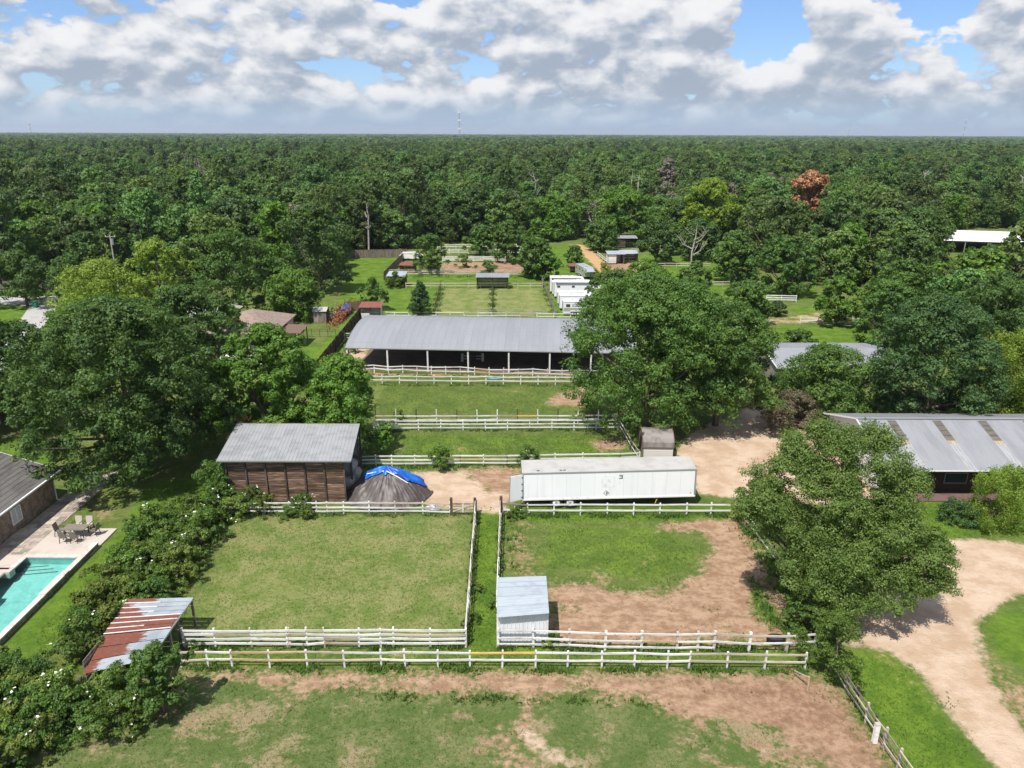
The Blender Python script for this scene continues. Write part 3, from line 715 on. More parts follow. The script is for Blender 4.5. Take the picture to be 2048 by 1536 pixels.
# jump inside the arena
j0 = G(945, 722)
jp = thing('show_jump', 'white horse jump with two standards under the arena roof', 'jump', j0)
for s in (-1, 1):
    box(jp, 'standard', 'white_paint', (s*1.42, 0, .55), (.32, .10, 1.1)); box(jp, 'foot', 'white_paint', (s*1.42, 0, .05), (.35, .6, .1))
for z, w in ((.35, .10), (.75, .10)): 
    for q, (a, b) in enumerate(((-1.25, -.55), (-.40, .35), (.50, 1.25))): beam(jp, 'rail', 'white_paint' if q != 1 else 'grey_wood', (a, -.08, z), (b, -.08, z), .09, w)

# ---- stable with skylights on the right
sb = thing('skylight_stable', 'long dark stable with ribbed metal roof and four brown skylight panels', 'stable', (32.1, 57.2, 0))
SL, RZ, SEZ, RY, BY = 31.0, 4.95, 2.85, 6.8, 13.6
sky_x = [(2.75, 3.55), (6.95, 7.75), (11.15, 11.95), (15.35, 16.15), (19.6, 20.4), (23.8, 24.6)]
x = 0.0
def roof_pt(x, f): return Vector((x, RY*f, SEZ + (RZ - SEZ)*f))
edges = [0.0]
for a, b in sky_x: edges += [a, b]
edges.append(SL)
for i in range(len(edges)-1):
    a, b = edges[i], edges[i+1]
    if i % 2 == 0:
        n = max(1, round((b-a)/.85)); sheet_roof(sb, 'roof_sheet', 'stable_roof_metal', roof_pt(a, 0), roof_pt(b, 0), roof_pt(a, 1), roof_pt(b, 1), n, 3, .016)
    else:
        sheet_roof(sb, 'roof_sheet', 'washed_metal', roof_pt(a, 0), roof_pt(b, 0), roof_pt(a, .50), roof_pt(b, .50), 1, 3, .03)
        sheet_roof(sb, 'skylight_edge', 'skylight_rust', roof_pt(a, .50), roof_pt(b, .50), roof_pt(a, .56), roof_pt(b, .56), 1, 3, .03)
        for q in range(4):
            f0, f1 = .56 + q*.10, .56 + (q+1)*.10 - .006
            sheet_roof(sb, 'skylight_pane', 'skylight', roof_pt(a, f0), roof_pt(b, f0), roof_pt(a, f1), roof_pt(b, f1), 1, 3, .025)
        sheet_roof(sb, 'roof_sheet', 'stable_roof_metal', roof_pt(a, .96), roof_pt(b, .96), roof_pt(a, 1), roof_pt(b, 1), 1, 3, .03)
for k in range(18): a, b = SL*k/18, SL*(k+1)/18; sheet_roof(sb, 'back_roof_sheet', 'stable_roof_metal', (a, BY, SEZ), (b, BY, SEZ), (a, RY, RZ), (b, RY, RZ), 1, 6, .03)
beam(sb, 'ridge_cap', 'steel', (-.05, RY, RZ + .05), (SL, RY, RZ + .05), .34, .05)
beam(sb, 'eave_trim', 'white_trim', (0, -.02, SEZ - .02), (SL, -.02, SEZ - .02), .04, .10)
beam(sb, 'rake_trim', 'white_trim', (-.03, 0, SEZ), (-.03, RY, RZ), .06, .14); beam(sb, 'rake_trim', 'white_trim', (-.03, RY, RZ), (-.03, BY, SEZ), .06, .14)
# gable end, ribbed siding sheets
for k in range(15):
    y0, y1 = .9 + k*.79, .9 + (k+1)*.79 - .01
    def gz(y): return (SEZ + (RZ-SEZ)*y/RY if y < RY else RZ - (RZ-SEZ)*(y-RY)/(BY-RY)) - .1
    mb = MB(); mb.prism([(y0, 0), (y1, 0), (y1, gz(y1)), (y0, gz(y0))], .25, .29, 'x'); mb.build('gable_sheet', 'shed_siding', sb)
for k in range(7):
    x0 = .3 + k*4.38; x1 = x0 + 4.38
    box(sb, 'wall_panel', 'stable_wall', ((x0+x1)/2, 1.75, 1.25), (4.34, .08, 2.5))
    box(sb, 'post', 'dark_wood', (x0, .95, 1.4), (.14, .14, 2.8))
    wd = box(sb, 'stall_window', 'glass', (x0 + 2.4, 1.69, 1.35), (1.9, .03, .9))
    for (cx, cz, sx, sz) in ((x0 + 2.4, 1.83, 2.0, .05), (x0 + 2.4, .87, 2.0, .05), (x0 + 1.42, 1.35, .05, 1.0), (x0 + 3.38, 1.35, .05, 1.0)):
        box(sb, 'window_frame', 'grey_canvas', (cx, 1.66, cz), (sx, .05, sz))
box(sb, 'walkway', 'mat_purple', (SL/2, .72, .03), (SL, 1.75, .06))
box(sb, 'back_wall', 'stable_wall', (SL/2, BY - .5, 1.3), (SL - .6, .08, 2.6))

# ---- second grey barn behind the trees
mbn = thing('grey_barn', 'low grey metal barn half hidden behind the trees beyond the yard', 'barn', (33.0, 87.3, 0))
for k in range(18): a, b = 16.2*k/18, 16.2*(k+1)/18; sheet_roof(mbn, 'roof_sheet', 'arena_roof_metal', (a, 0, 2.45), (b, 0, 2.45), (a, 6.0, 3.45), (b, 6.0, 3.45), 1, 3, .025)
for k in range(8): a, b = 16.2*k/8, 16.2*(k+1)/8; sheet_roof(mbn, 'back_roof_sheet', 'arena_roof_metal', (a, 12, 2.45), (b, 12, 2.45), (a, 6, 3.45), (b, 6, 3.45), 1, 6, .025)
box(mbn, 'front_wall', 'grey_wood', (8.1, .6, 1.2), (15.6, .08, 2.4)); box(mbn, 'back_wall', 'grey_wood', (8.1, 11.4, 1.2), (15.6, .08, 2.4))
m = MB(); m.prism([(.6, 0), (11.4, 0), (11.4, 2.4), (6, 3.35), (.6, 2.4)], .2, .28, 'x'); m.build('gable_wall', 'grey_wood', mbn)
beam(mbn, 'rake_trim', 'white_trim', (-.03, 0, 2.45), (-.03, 6, 3.45), .06, .12)

# ---- small white shed in the right paddock
ws = thing('tin_shed', 'small white metal shed with pale roof standing beside the mown lane', 'shed', (-.83, 37.95, 0))
RB = 3.25
def wsr(x, y): 
    a = 2.28 + (2.60-2.28)*(x/3.1); b = 2.70 + (2.83-2.70)*(x/3.1); return Vector((x - .04 - .02*y/RB, y, a + (b-a)*(y + .35)/(RB + .35)))
rows = [-.35, .55, 1.45, 2.3, 2.75, RB]
for i in range(5):
    y0, y1 = rows[i], rows[i+1] - .01; s = i*.004
    sheet_roof(ws, 'roof_sheet', 'galvanised', wsr(0, y0) + Vector((0, 0, s)), wsr(0, y1) + Vector((0, 0, s)), wsr(3.16, y0) + Vector((0, 0, s)), wsr(3.16, y1) + Vector((0, 0, s)), 1, 4, .014)
for k in range(4):
    x0 = .06 + k*.735; x1 = x0 + .73
    v = []; pf_ = []; pr = []
    for q in range(3): s0 = x0 + .73*q/3; pr += [(s0, 0), (s0 + .015, -.025), (s0 + .05, -.025), (s0 + .065, 0)]
    pr.append((x1, 0)); n = len(pr)
    v = [(x, y, .12) for x, y in pr] + [(x, y, wsr(x, 0).z - .06) for x, y in pr]
    obj('wall_sheet', pmesh('wall_sheet', v, [(i, i+1, n+i+1, n+i) for i in range(n-1)], 'shed_siding'), ws, (0, 0, 0))
box(ws, 'base_board', 'white_paint', (1.53, .03, .12), (3.0, .05, .22))
for (x, y) in ((.0, 0), (3.06, 0), (.0, 3.0), (3.06, 3.0)): box(ws, 'corner_post', 'white_paint', (x, y + .02, wsr(x, y).z/2 - .04), (.11, .11, wsr(x, y).z - .1))
for k in range(6): box(ws, 'side_board', 'white_paint', (.03, 1.5, .25 + k*.38), (.03, 2.9, .34))
for k in range(6): box(ws, 'back_board', 'white_paint', (1.53, 3.05, .25 + k*.42), (3.0, .03, .38))
for y in (.4, 1.6, 2.9): beam(ws, 'rafter', 'white_paint', wsr(.02, y) - Vector((0, 0, .07)), wsr(3.1, y) - Vector((0, 0, .07)), .05, .09)

# ---- rusty lean-to
def tin_material():
    m = bpy.data.materials.new('tin_sheet'); m.use_nodes = True; w = NT(m.node_tree); w.n.clear(); MATS['tin_sheet'] = m
    out = w.new('ShaderNodeOutputMaterial'); b = w.new('ShaderNodeBsdfPrincipled'); w.l.new(b.outputs[0], out.inputs[0])
    pos = w.new('ShaderNodeNewGeometry').outputs['Position']; u = w.new('ShaderNodeAttribute', attribute_name='u').outputs['Fac']; oi = w.new('ShaderNodeObjectInfo')
    sepc = w.new('ShaderNodeSeparateColor'); w.l.new(oi.outputs['Color'], sepc.inputs[0])
    n = w.noise(w.vmul(pos, (1.2, 5, 1)), 1.0, 5, .6); n2 = w.noise(w.vmul(pos, (3, 14, 3)), 1.0, 4, .6); n3 = w.noise(pos, .8, 3)
    e = w.math('ADD', w.math('SUBTRACT', sepc.outputs[0], u), w.math('ADD', w.math('MULTIPLY', w.math('SUBTRACT', n, .5), .5), w.math('MULTIPLY', w.math('SUBTRACT', n2, .5), .25)))
    rf = w.ramp(e, -.03, .06)
    rust = w.mix(w.ramp(n2, .45, .7), (.150, .048, .030), (.225, .080, .045))
    zinc = w.mix(w.ramp(n3, .4, .65), (.32, .355, .385), (.25, .28, .305)); zinc = w.mix(w.ramp(n2, .60, .74), zinc, (.50, .42, .34))
    c = w.mix(rf, zinc, rust); c = w.mix(w.ramp(n2, .73, .78), c, (.56, .47, .40))
    w.l.new(c, b.inputs['Base Color']); b.inputs['Roughness'].default_value = .55
    return m
tin_material()
lt = thing('rusty_lean_to', 'rusty tin roofed lean-to with one collapsed end among the shrubs', 'shelter', (-20.2, 37.0, 0))
O = Vector((-20.2, 37.0, 0))
BL, BR_ = atY(256, 1198, 39.6), atY(386, 1195, 39.6); ML, MR = atY(207, 1269, 36.95), atY(342, 1256, 36.95); FL, FR = atY(164, 1349, 34.15), atY(300, 1318, 34.15)
def tin(a, b, c, d, thr, lift=0., name='roof_sheet', nx_=14):
    v, f, us = [], [], []
    for j in range(2):
        for i in range(nx_ + 1):
            s = i/nx_; p = (a.lerp(b, s) if j == 0 else d.lerp(c, s)) - O + Vector((0, 0, lift + (.012 if i % 2 else 0))); v.append(p); us.append(s)
    f = [(i, i+1, nx_+2+i, nx_+1+i) for i in range(nx_)]
    me = pmesh(name, v, f, 'tin_sheet'); at = me.attributes.new('u', 'FLOAT', 'POINT'); at.data.foreach_set('value', us)
    o = obj(name, me, lt); o.color = (thr, 0, 0, 1); return o
thr = [.52, .20, .33, .44, 1.2, 1.25, 1.3]
NS = 7
for i in range(NS):
    f0, f1 = i/NS, (i+1)/NS - .012
    l = lambda A, B, t: A.lerp(B, t)
    tin(l(BL, ML, f0), l(BR_, MR, f0), l(BR_, MR, f1), l(BL, ML, f1), thr[i], .005*i)
    a, b = l(BL, ML, f1 + .006) - O + Vector((0, 0, .04)), l(BR_, MR, f1 + .006) - O + Vector((0, 0, .04))
    beam(lt, 'batten', 'white_paint', a, a.lerp(b, 1.0 if i in (3, 4, 6) else .55), .06, .03)
for i in range(3):
    f0, f1 = i/3 + .01, (i+1)/3 - .01
    tin(l(ML, FL, f0), l(MR, FR, f0), l(MR, FR, f1), l(ML, FL, f1), (.68, .56, .22)[i], -.03 + .006*i)
beam(lt, 'eave_beam', 'galvanised', BR_ - O - Vector((-.02, 0, .06)), MR - O - Vector((-.02, 0, .06)), .04, .12)
beam(lt, 'eave_beam', 'galvanised', MR - O - Vector((-.02, 0, .06)), FR - O - Vector((-.02, 0, .06)), .04, .12)
for p, q in ((BR_, -.08), (MR, -.05), (FR, -.05), (BL, -.05), (ML, -.05), (FL, -.05), (BR_.lerp(MR, .66), -.05)):
    b = p - O; beam(lt, 'post', 'grey_wood', (b.x - .08, b.y - .1, 0), (b.x - .08, b.y - .1, b.z + q), .12, .12)
for k in range(5): box(lt, 'wall_board', 'grey_wood', (-4.2, .1, .2 + k*.28), (.03, 5.0, .24))

# ---- round topped shed behind the semi trailer
rs = thing('round_top_shed', 'small pink sided shed with dark rounded roof behind the white semi trailer', 'shed', (12.85, 66.0, 0), R(-2))
RW, RD, WZ, RTZ = 2.85, 3.2, 1.05, 2.35
def rarc(a): return (RD/2 - RD/2*math.cos(a), WZ + (RTZ-WZ)*math.sin(a)**.8)
na = 10; av = []
for i in range(na + 1):
    y, z = rarc(math.pi*i/na); av.append((y, z))
for k in range(3):
    x0, x1 = -.08 + k*(RW+.16)/3, -.08 + (k+1)*(RW+.16)/3
    v = [(x0, y, z) for y, z in av] + [(x1, y, z) for y, z in av] + [(x0, y, z-.04) for y, z in av] + [(x1, y, z-.04) for y, z in av]; n = na+1
    f = [(i, i+1, n+i+1, n+i) for i in range(na)] + [(2*n+i, 3*n+i, 3*n+i+1, 2*n+i+1) for i in range(na)] + [(i, 2*n+i, 2*n+i+1, i+1) for i in range(na)] + [(n+i, n+i+1, 3*n+i+1, 3*n+i) for i in range(na)]
    obj('roof_sheet', pmesh('roof_sheet', v, f, 'shed_canvas'), rs, (0, 0, .002*k))
for k in range(5): box(rs, 'lap_board', 'clap_siding', (RW/2, .05, .12 + k*.21), (RW, .05, .2), (R(-4), 0, 0))
for xx in (.0, RW):
    m = MB(); m.prism([(y, z - .05) for y, z in av] + [(RD, 0), (0, 0)], xx - .03, xx + .03, 'x'); m.build('end_wall', 'clap_siding' if xx else 'grey_wood', rs)
for xx in (-.1, RW + .1):
    for (a, b) in zip(av[:-1], av[1:]): pass
    m = MB(); 
    for a, b in zip(av[:-1], av[1:]): m.beam((xx, a[0], a[1]), (xx, b[0], b[1]), .05, .12)
    m.build('end_trim', 'trim_brown', rs)
box(rs, 'door', 'dark_wood', (-.05, RD*.5, .85), (.04, 1.0, 1.6)); box(rs, 'back_wall', 'clap_siding', (RW/2, RD - .03, .5), (RW, .05, 1.0))
beam(rs, 'eave_trim', 'trim_brown', (-.1, -.03, WZ), (RW + .1, -.03, WZ), .05, .10)

# ---- brick house on the left
hs = thing('brick_house', 'brown brick house with dark shingle roof beside the swimming pool', 'house', (-39.1, 50.5, 0))
HY0, HY1, HWZ = -9.0, 6.2, 2.75
m = MB(); m.box((-.12, (HY0+HY1)/2, HWZ/2), (.24, HY1-HY0, HWZ)); m.build('wall', 'brick', hs)
m = MB(); m.prism([(0.001, 0), (-12, 0), (-12, HWZ), (-6, HWZ + 2.0), (0.001, HWZ)], HY1 - .2, HY1 + .02, 'y'); m.build('gable_wall', 'brick', hs)
rise = 2.1
rv = [(.55, HY0-.4, HWZ - .1), (.55, HY1+.4, HWZ - .1), (-6, HY1+.4, HWZ + rise), (-6, HY0-.4, HWZ + rise), (-12.5, HY1+.4, HWZ-.1), (-12.5, HY0-.4, HWZ-.1)]
nc_ = 16
for k in range(nc_):      # shingle courses, each lapped over the one below
    a, b = k/nc_, (k+1)/nc_ + .01
    p = [Vector(rv[0]).lerp(Vector(rv[3]), a), Vector(rv[1]).lerp(Vector(rv[2]), a), Vector(rv[1]).lerp(Vector(rv[2]), b), Vector(rv[0]).lerp(Vector(rv[3]), b)]
    v = [p[0] + Vector((0, 0, .035)), p[1] + Vector((0, 0, .035)), p[2] + Vector((0, 0, .008)), p[3] + Vector((0, 0, .008)), p[0], p[1]]
    obj('shingle_course', pmesh('shingle_course', v, [(0, 1, 2, 3), (4, 5, 1, 0)], 'shingle'), hs)
obj('back_slope', pmesh('back_slope', [Vector(q) + Vector((0, 0, .01)) for q in (rv[3], rv[2], rv[4], rv[5])], [(0, 1, 2, 3)], 'shingle'), hs)
beam(hs, 'gutter', 'white_trim', (.6, HY0 - .4, HWZ - .12), (.6, HY1 + .4, HWZ - .12), .12, .12)
beam(hs, 'soffit', 'white_trim', (.25, HY0 - .4, HWZ - .2), (.25, HY1 + .4, HWZ - .2), .5, .03)
beam(hs, 'rake_board', 'white_trim', (.55, HY1 + .42, HWZ - .16), (-6, HY1 + .42, HWZ + rise - .06), .04, .18)
m = MB(); m.tube([(.5, HY1 - .1, HWZ - .15), (.12, HY1 - .1, HWZ - .45), (.1, HY1 - .1, .15), (.35, HY1 - .1, .06)], [.05]*4, 6); m.build('downspout', 'white_trim', hs)
wi = box(hs, 'window', 'glass', (.0, 1.15, 1.35), (.06, 1.0, 1.15))
for (y, z, sy, sz) in ((1.15, 1.96, 1.2, .09), (1.15, .74, 1.2, .09), (.6, 1.35, .09, 1.3), (1.7, 1.35, .09, 1.3), (1.15, 1.35, .05, 1.2)): box(hs, 'window_frame', 'white_trim', (.02, y, z), (.08, sy, sz))
for k in range(9): box(hs, 'blind_slat', 'white_trim', (.036, 1.15, .85 + k*.12), (.012, .94, .07))

# ---- pool deck, pool and stone wall
dk = tag(obj('pool_deck', None), 'pale concrete deck around the swimming pool', None, None, 'structure')
zt = .06
def slab(name, x0, x1, y0, y1, z, mat, par=None, th=.12):
    m = MB(); m.box(((x0+x1)/2, (y0+y1)/2, z - th/2), (x1-x0, y1-y0, th)); return m.build(name, mat, par)
PX0, PX1, PY1 = -36.0, -31.95, 47.6
slab('deck_slab', -36.35, -31.45, PY1 + .35, 51.85, zt, 'concrete', dk, .4)
slab('deck_slab', -38.6, PX0 - .32, 46.0, PY1 + .35, zt, 'concrete', dk, .4)
slab('deck_slab', -38.6, -37.6, 26, 46.0, zt, 'concrete', dk, .4)
slab('deck_slab', -60, -38.6, 26, 50.6, zt - .06, 'concrete', dk, .4)
slab('deck_slab', -60, -36.35, 50.6, 51.85, zt - .02, 'concrete', dk, .4)
slab('deck_slab', -38.6, -36.35, PY1 + .35, 50.6, zt - .03, 'concrete', dk, .4)
pl = tag(obj('swimming_pool', None), 'turquoise swimming pool with stone coping', None, None, 'structure')
m = MB()
x0, x1, y0, y1, zb_ = -37.6, PX1, 34.0, PY1, -1.3
m.quad((x0, y0, zb_), (x1, y0, zb_), (x1, y1, zb_), (x0, y1, zb_)); m.quad((x0, y1, zb_), (x1, y1, zb_), (x1, y1, zt), (x0, y1, zt)); m.quad((x1, y0, zb_), (x1, y1, zb_), (x1, y1, zt), (x1, y0, zt)); m.quad((x0, y0, zb_), (x0, y1, zb_), (x0, y1, zt), (x0, y0, zt)); m.quad((x0, y0, zb_), (x1, y0, zb_), (x1, y0, zt), (x0, y0, zt))
m.build('basin', 'pool_plaster', pl)
obj('pool_shelf', pmesh('pool_shelf', [(-36.0, PY1 - .01, -.55), (PX1 - .01, PY1 - .01, -.55), (PX1 - .01, PY1 - 3.6, -1.28), (-36.0, PY1 - 3.6, -1.28)], [(0, 3, 2, 1)], 'pool_plaster'), pl)
for k in range(3): beam(pl, 'step_edge', 'wall_stone', (-36.0, PY1 - .35 - .38*k, -.60 - .075*k), (-34.4 + .5*k, PY1 - .15 - .3*k, -.56 - .055*k), .06, .04)
for (a_, b_) in (((-36.0, PY1 - .012, -.02), (PX1, PY1 - .012, -.02)), ((PX1 - .012, 39.2, -.02), (PX1 - .012, PY1, -.02))): beam(pl, 'tile_band', 'teal_plastic', a_, b_, .02, .16)
slab('deck_slab', -37.7, -36.02, 45.6, 46.2, zt, 'concrete', dk, .5)
slab('pool_ledge', -37.6, -35.95, 42.9, 43.7, zt - .02, 'pale_concrete', pl, 1.2)
slab('spa_wall', -37.6, -31.95, 38.8, 39.1, zt - .09, 'wall_stone', pl, 1.2)
def water_material():
    m = bpy.data.materials.new('pool_water'); m.use_nodes = True; w = NT(m.node_tree); w.n.clear(); MATS['pool_water'] = m
    out = w.new('ShaderNodeOutputMaterial'); tr = w.new('ShaderNodeBsdfTransparent'); tr.inputs[0].default_value = (.66, .94, .91, 1)
    gl = w.new('ShaderNodeBsdfGlossy'); gl.inputs['Roughness'].default_value = .06
    fr = w.new('ShaderNodeFresnel'); fr.inputs[0].default_value = 1.33; mx = w.new('ShaderNodeMixShader')
    bn = w.new('ShaderNodeBump'); bn.inputs['Strength'].default_value = .7; bn.inputs['Distance'].default_value = .10
    pos = w.new('ShaderNodeNewGeometry').outputs['Position']; w.l.new(w.noise(pos, 3.5, 3, .5, .6), bn.inputs['Height'])
    w.l.new(bn.outputs[0], gl.inputs['Normal']); w.l.new(bn.outputs[0], fr.inputs['Normal'])
    w.l.new(fr.outputs[0], mx.inputs[0]); w.l.new(tr.outputs[0], mx.inputs[1]); w.l.new(gl.outputs[0], mx.inputs[2]); w.l.new(mx.outputs[0], out.inputs[0])
water_material()
obj('water', pmesh('water', [(-37.6, 34.0, -.10), (PX1, 34.0, -.10), (PX1, PY1, -.10), (-37.6, PY1, -.10)], [(0, 1, 2, 3)], 'pool_water'), pl)
n = 11
for k in range(n):
    a, b = -36.3 + (PX1 + 36.3)*k/n, -36.3 + (PX1 + 36.3)*(k+1)/n; slab('coping_stone', a + .008, b - .008, PY1 - .03, PY1 + .35, zt + .03, 'coping_stone', pl, .08)
for k in range(4):
    slab('coping_stone', PX0 - .33, PX0 + .02, 46.2 + .35*k + .01, 46.2 + .35*(k+1) - .01, zt + .03, 'coping_stone', pl, .08)
sw = tag(thing('stone_wall', 'low stone wall with pale coping along the right side of the pool', 'wall', (-31.65, 26.5, 0)))
yy = 0.0; k = 0
while yy < 22.2:
    Lk = random.uniform(.55, .95); step = .34 if yy > 18.2 else (.40 if yy > 15.6 else .34)
    wd = .42 if 15.6 < yy < 18.0 else .34
    box(sw, 'wall_stone', 'wall_stone', (0, yy + Lk/2, step/2 - .04), (.34, Lk - .015, step - .02)); box(sw, 'coping_stone', 'coping_stone', (0, yy + Lk/2, step + .02), (wd + .06, Lk - .012, .09))
    yy += Lk; k += 1
# flagstone walk
fp = tag(obj('flagstone_path', None), 'mixed colour flagstone walk between the brick house and the pool deck', None, None, 'structure')
slab('path_bed', -39.0, -36.35, 42.0, 62.0, .015, 'concrete', fp, .1)
y = 42.05; 
while y < 62:
    h = random.choice((.42, .55, .7)); x = -38.95
    while x < -36.45:
        wv = min(random.choice((.45, .6, .85, 1.05)), -36.37 - x)
        if wv > .15: box(fp, 'flagstone', 'flagstone', (x + wv/2, y + h/2, .028 + random.uniform(-.004, .006)), (wv - .03, h - .03, .04))
        x += wv
    y += h

# ---- patio set
pt = G(155, 1072); pt.z = zt
tb = thing('patio_table', 'rectangular slatted metal patio table on the pool deck', 'table', pt)
for k in range(7): box(tb, 'top_slat', 'mesh_fabric', (0, -.42 + k*.14, .72), (1.75, .125, .03))
for sx in (-1, 1):
    for sy in (-1, 1): beam(tb, 'leg', 'dark_steel', (sx*.7, sy*.38, 0), (sx*.72, sy*.4, .7), .06, .06)
    beam(tb, 'apron', 'dark_steel', (sx*.8, -.45, .67), (sx*.8, .45, .67), .04, .07)
def patio_chair(dx, dy, rz, label, fab):
    c = thing('patio_chair', label, 'chair', pt + Vector((dx, dy, 0)), rz, 'patio chairs around the table')
    box(c, 'seat', fab, (0, 0, .43), (.52, .5, .035)); box(c, 'backrest', fab, (0, .27, .74), (.52, .035, .62), (R(-12), 0, 0))
    for s in (-1, 1):
        beam(c, 'leg', 'dark_steel', (s*.27, -.24, 0), (s*.27, -.22, .43), .04, .04); beam(c, 'leg', 'dark_steel', (s*.27, .28, 0), (s*.27, .20, .43), .04, .04)
        beam(c, 'armrest', 'dark_steel', (s*.29, -.24, .64), (s*.29, .26, .64), .05, .03); beam(c, 'arm_post', 'dark_steel', (s*.29, -.22, .43), (s*.29, -.22, .64), .03, .03)
patio_chair(-.42, .92, 0, 'cream backed patio chair behind the table, on the side nearer the house', 'cream_fabric')
patio_chair(.42, .92, 0, 'cream backed patio chair behind the table, on the side nearer the hedge', 'cream_fabric')
patio_chair(-.4, -.95, math.pi, 'brown patio chair in front of the table, nearer the pool steps', 'mesh_fabric')
patio_chair(.45, -.95, math.pi, 'brown patio chair in front of the table, on the hedge side', 'mesh_fabric')
patio_chair(-1.35, .05, math.pi/2, 'brown patio chair at the house end of the table', 'mesh_fabric')
patio_chair(1.35, .1, -math.pi/2, 'brown patio chair at the hedge end of the table', 'mesh_fabric')

from mathutils import noise as mnoise

# ================================================================== HEAP WITH TARPS
HC = Vector((-10.85, 58.0, 0)); HRX, HRY, HH = 3.75, 2.95, 2.55
def heap_z(x, y):
    r = math.sqrt((x/HRX)**2 + (y/HRY)**2)
    return HH*(1 - r**1.55) if r < 1 else 0.
def tarp(name, label, cat, mat, rad_fn, a0, a1, r0, lift, folds, thick=.02, nr=26, na_=90, col_z=None):
    v, f = [], []
    for i in range(nr + 1):
        for j in range(na_ + 1):
            a = a0 + (a1 - a0)*j/na_; rr = r0 + (rad_fn(a) - r0)*i/nr
            x, y = HRX*rr*math.cos(a), HRY*rr*math.sin(a)
            fold = folds*(.25 + rr)*(math.sin(a*23 + 3.5*math.sin(a*5 + rr*2.5)) * .7 + math.sin(a*49 + 5*rr + 2.5*math.sin(7*a))*.4 + .5*math.sin(6*rr + 4*a))
            if rr > .95: fold *= .6
            z = heap_z(x, y) + lift + max(-.02, fold) + .03*math.sin(5*x)*math.sin(4*y + 1) + .26*(mnoise.noise((x*.9, y*.9, 7.7))) + .07*abs(mnoise.noise((x*2.4, y*2.4, 3 + lift*9)))
            v.append((x, y, max(z, .03 + .02*math.sin(a*40))))
    w_ = na_ + 1
    f = [(i*w_ + j, (i+1)*w_ + j, (i+1)*w_ + j + 1, i*w_ + j + 1) for i in range(nr) for j in range(na_)]
    o = obj(name, pmesh(name, v, f, mat, True), None, HC); md = o.modifiers.new('t', 'SOLIDIFY'); md.thickness = .012
    return tag(o, label, cat)
m = MB(); n0 = 12
v, f = [(0, 0, HH*.80)], []
for i in range(1, 9):
    for j in range(28):
        a = 2*math.pi*j/28; rr = i/8; x, y = HRX*rr*math.cos(a)*.98, HRY*rr*math.sin(a)*.98; v.append((x, y, heap_z(x, y)*.80 - .08))
for j in range(28): f.append((0, 1 + j, 1 + (j+1) % 28))
for i in range(7):
    for j in range(28): f.append((1+i*28+j, 1+(i+1)*28+j, 1+(i+1)*28+(j+1) % 28, 1+i*28+(j+1) % 28))
tag(obj('straw_heap', pmesh('straw_heap', v, f, 'sand_pile', True), None, HC), 'heap of straw bedding under the brown and blue tarps', 'heap')
tarp('brown_tarp', 'brown pleated tarp draped over the front of the heap', 'tarp', 'brown_tarp', lambda a: 1.03 + .04*math.sin(a*5), R(-195), R(12), .16, .03, .055, nr=30, na_=190)
bt = tarp('blue_tarp', 'bright blue tarp over the back and right side of the heap', 'tarp', 'blue_tarp', lambda a: .26 + .68*max(0, math.cos(a - R(28)))**1.6 + .55*max(0, math.sin(a))**2*(a > R(60)) + .30*max(0, math.cos(a - R(175)))**2 + .035*math.sin(a*11), R(-180), R(180), .0, .16, .11, nr=24, na_=150)
for pa, pb in (((-1.7, -.15), (-.1, -.62)), ((.1, -.62), (1.95, -.95))):
    a = HC + Vector((pa[0], pa[1], heap_z(*pa) + .22)); b = HC + Vector((pb[0], pb[1], heap_z(*pb) + .22)); 
    m = MB(); m.tube([a - HC, (a + b)/2 - HC + Vector((0, 0, .03)), b - HC], [.045]*3, 8)
    m.build('edge_pole', 'white_trim', bt)

# crumpled silver sheet beside the heap
cs = G(866, 1021); v, f = [], []
rr_ = random.Random(4)
for i in range(9):
    for j in range(7): v.append(((i/8 - .5)*1.25 + rr_.uniform(-.05, .05), (j/6 - .5)*.8 + rr_.uniform(-.05, .05), .25 + .35*math.exp(-((i-4)/3)**2) * rr_.uniform(.5, 1.1) * (1 - abs(j-3)/3.4)))
f = [(i*7+j, (i+1)*7+j, (i+1)*7+j+1, i*7+j+1) for i in range(8) for j in range(6)]
o = obj('crumpled_sheet', pmesh('crumpled_sheet', v, f, 'steel'), None, cs); md = o.modifiers.new('t', 'SOLIDIFY'); md.thickness = .02
tag(o, 'crumpled silver wrapping sheet on the ground between tarped heap and fence', 'sheet')

# ================================================================== SEMI TRAILER
TL = 14.55; TH = 2.52; TW = 2.55
tilt = math.atan2(1.06 - .76, TL); yaw = math.atan2(.30, TL)
st = thing('semi_trailer', 'long white box semi trailer with an open rear door parked by the fence', 'trailer', (.92, 55.5, 0), yaw)
Rt = Matrix.Rotation(-tilt, 4, 'Y')
def T(p): q = Rt @ Vector(p); return Vector((q.x, q.y, q.z + .76))
ROT = (0, -tilt, 0)
NP = 12
for k in range(NP):
    w_ = (TL - .2)/NP; c = .1 + w_*(k + .5)
    box(st, 'side_panel', 'trailer_white', T((c, 0, TH/2)), (w_ - .012, .05, TH - .2), ROT)
    box(st, 'far_side_panel', 'trailer_white', T((c, TW, TH/2)), (w_ - .012, .05, TH - .2), ROT)
    for q in range(2): box(st, 'side_post', 'shed_siding' if q == 0 else 'trailer_white', T((.1 + w_*(k + q*.5), -.027, TH/2)), (.028, .01, TH - .24), ROT)
box(st, 'bottom_rail', 'white_trim', T((TL/2, -.01, .06)), (TL, .09, .14), ROT); box(st, 'top_rail', 'steel', T((TL/2, -.01, TH - .06)), (TL, .08, .09), ROT)
box(st, 'far_bottom_rail', 'white_trim', T((TL/2, TW + .01, .06)), (TL, .09, .14), ROT); box(st, 'far_top_rail', 'steel', T((TL/2, TW + .01, TH - .06)), (TL, .08, .09), ROT)
NR = 6
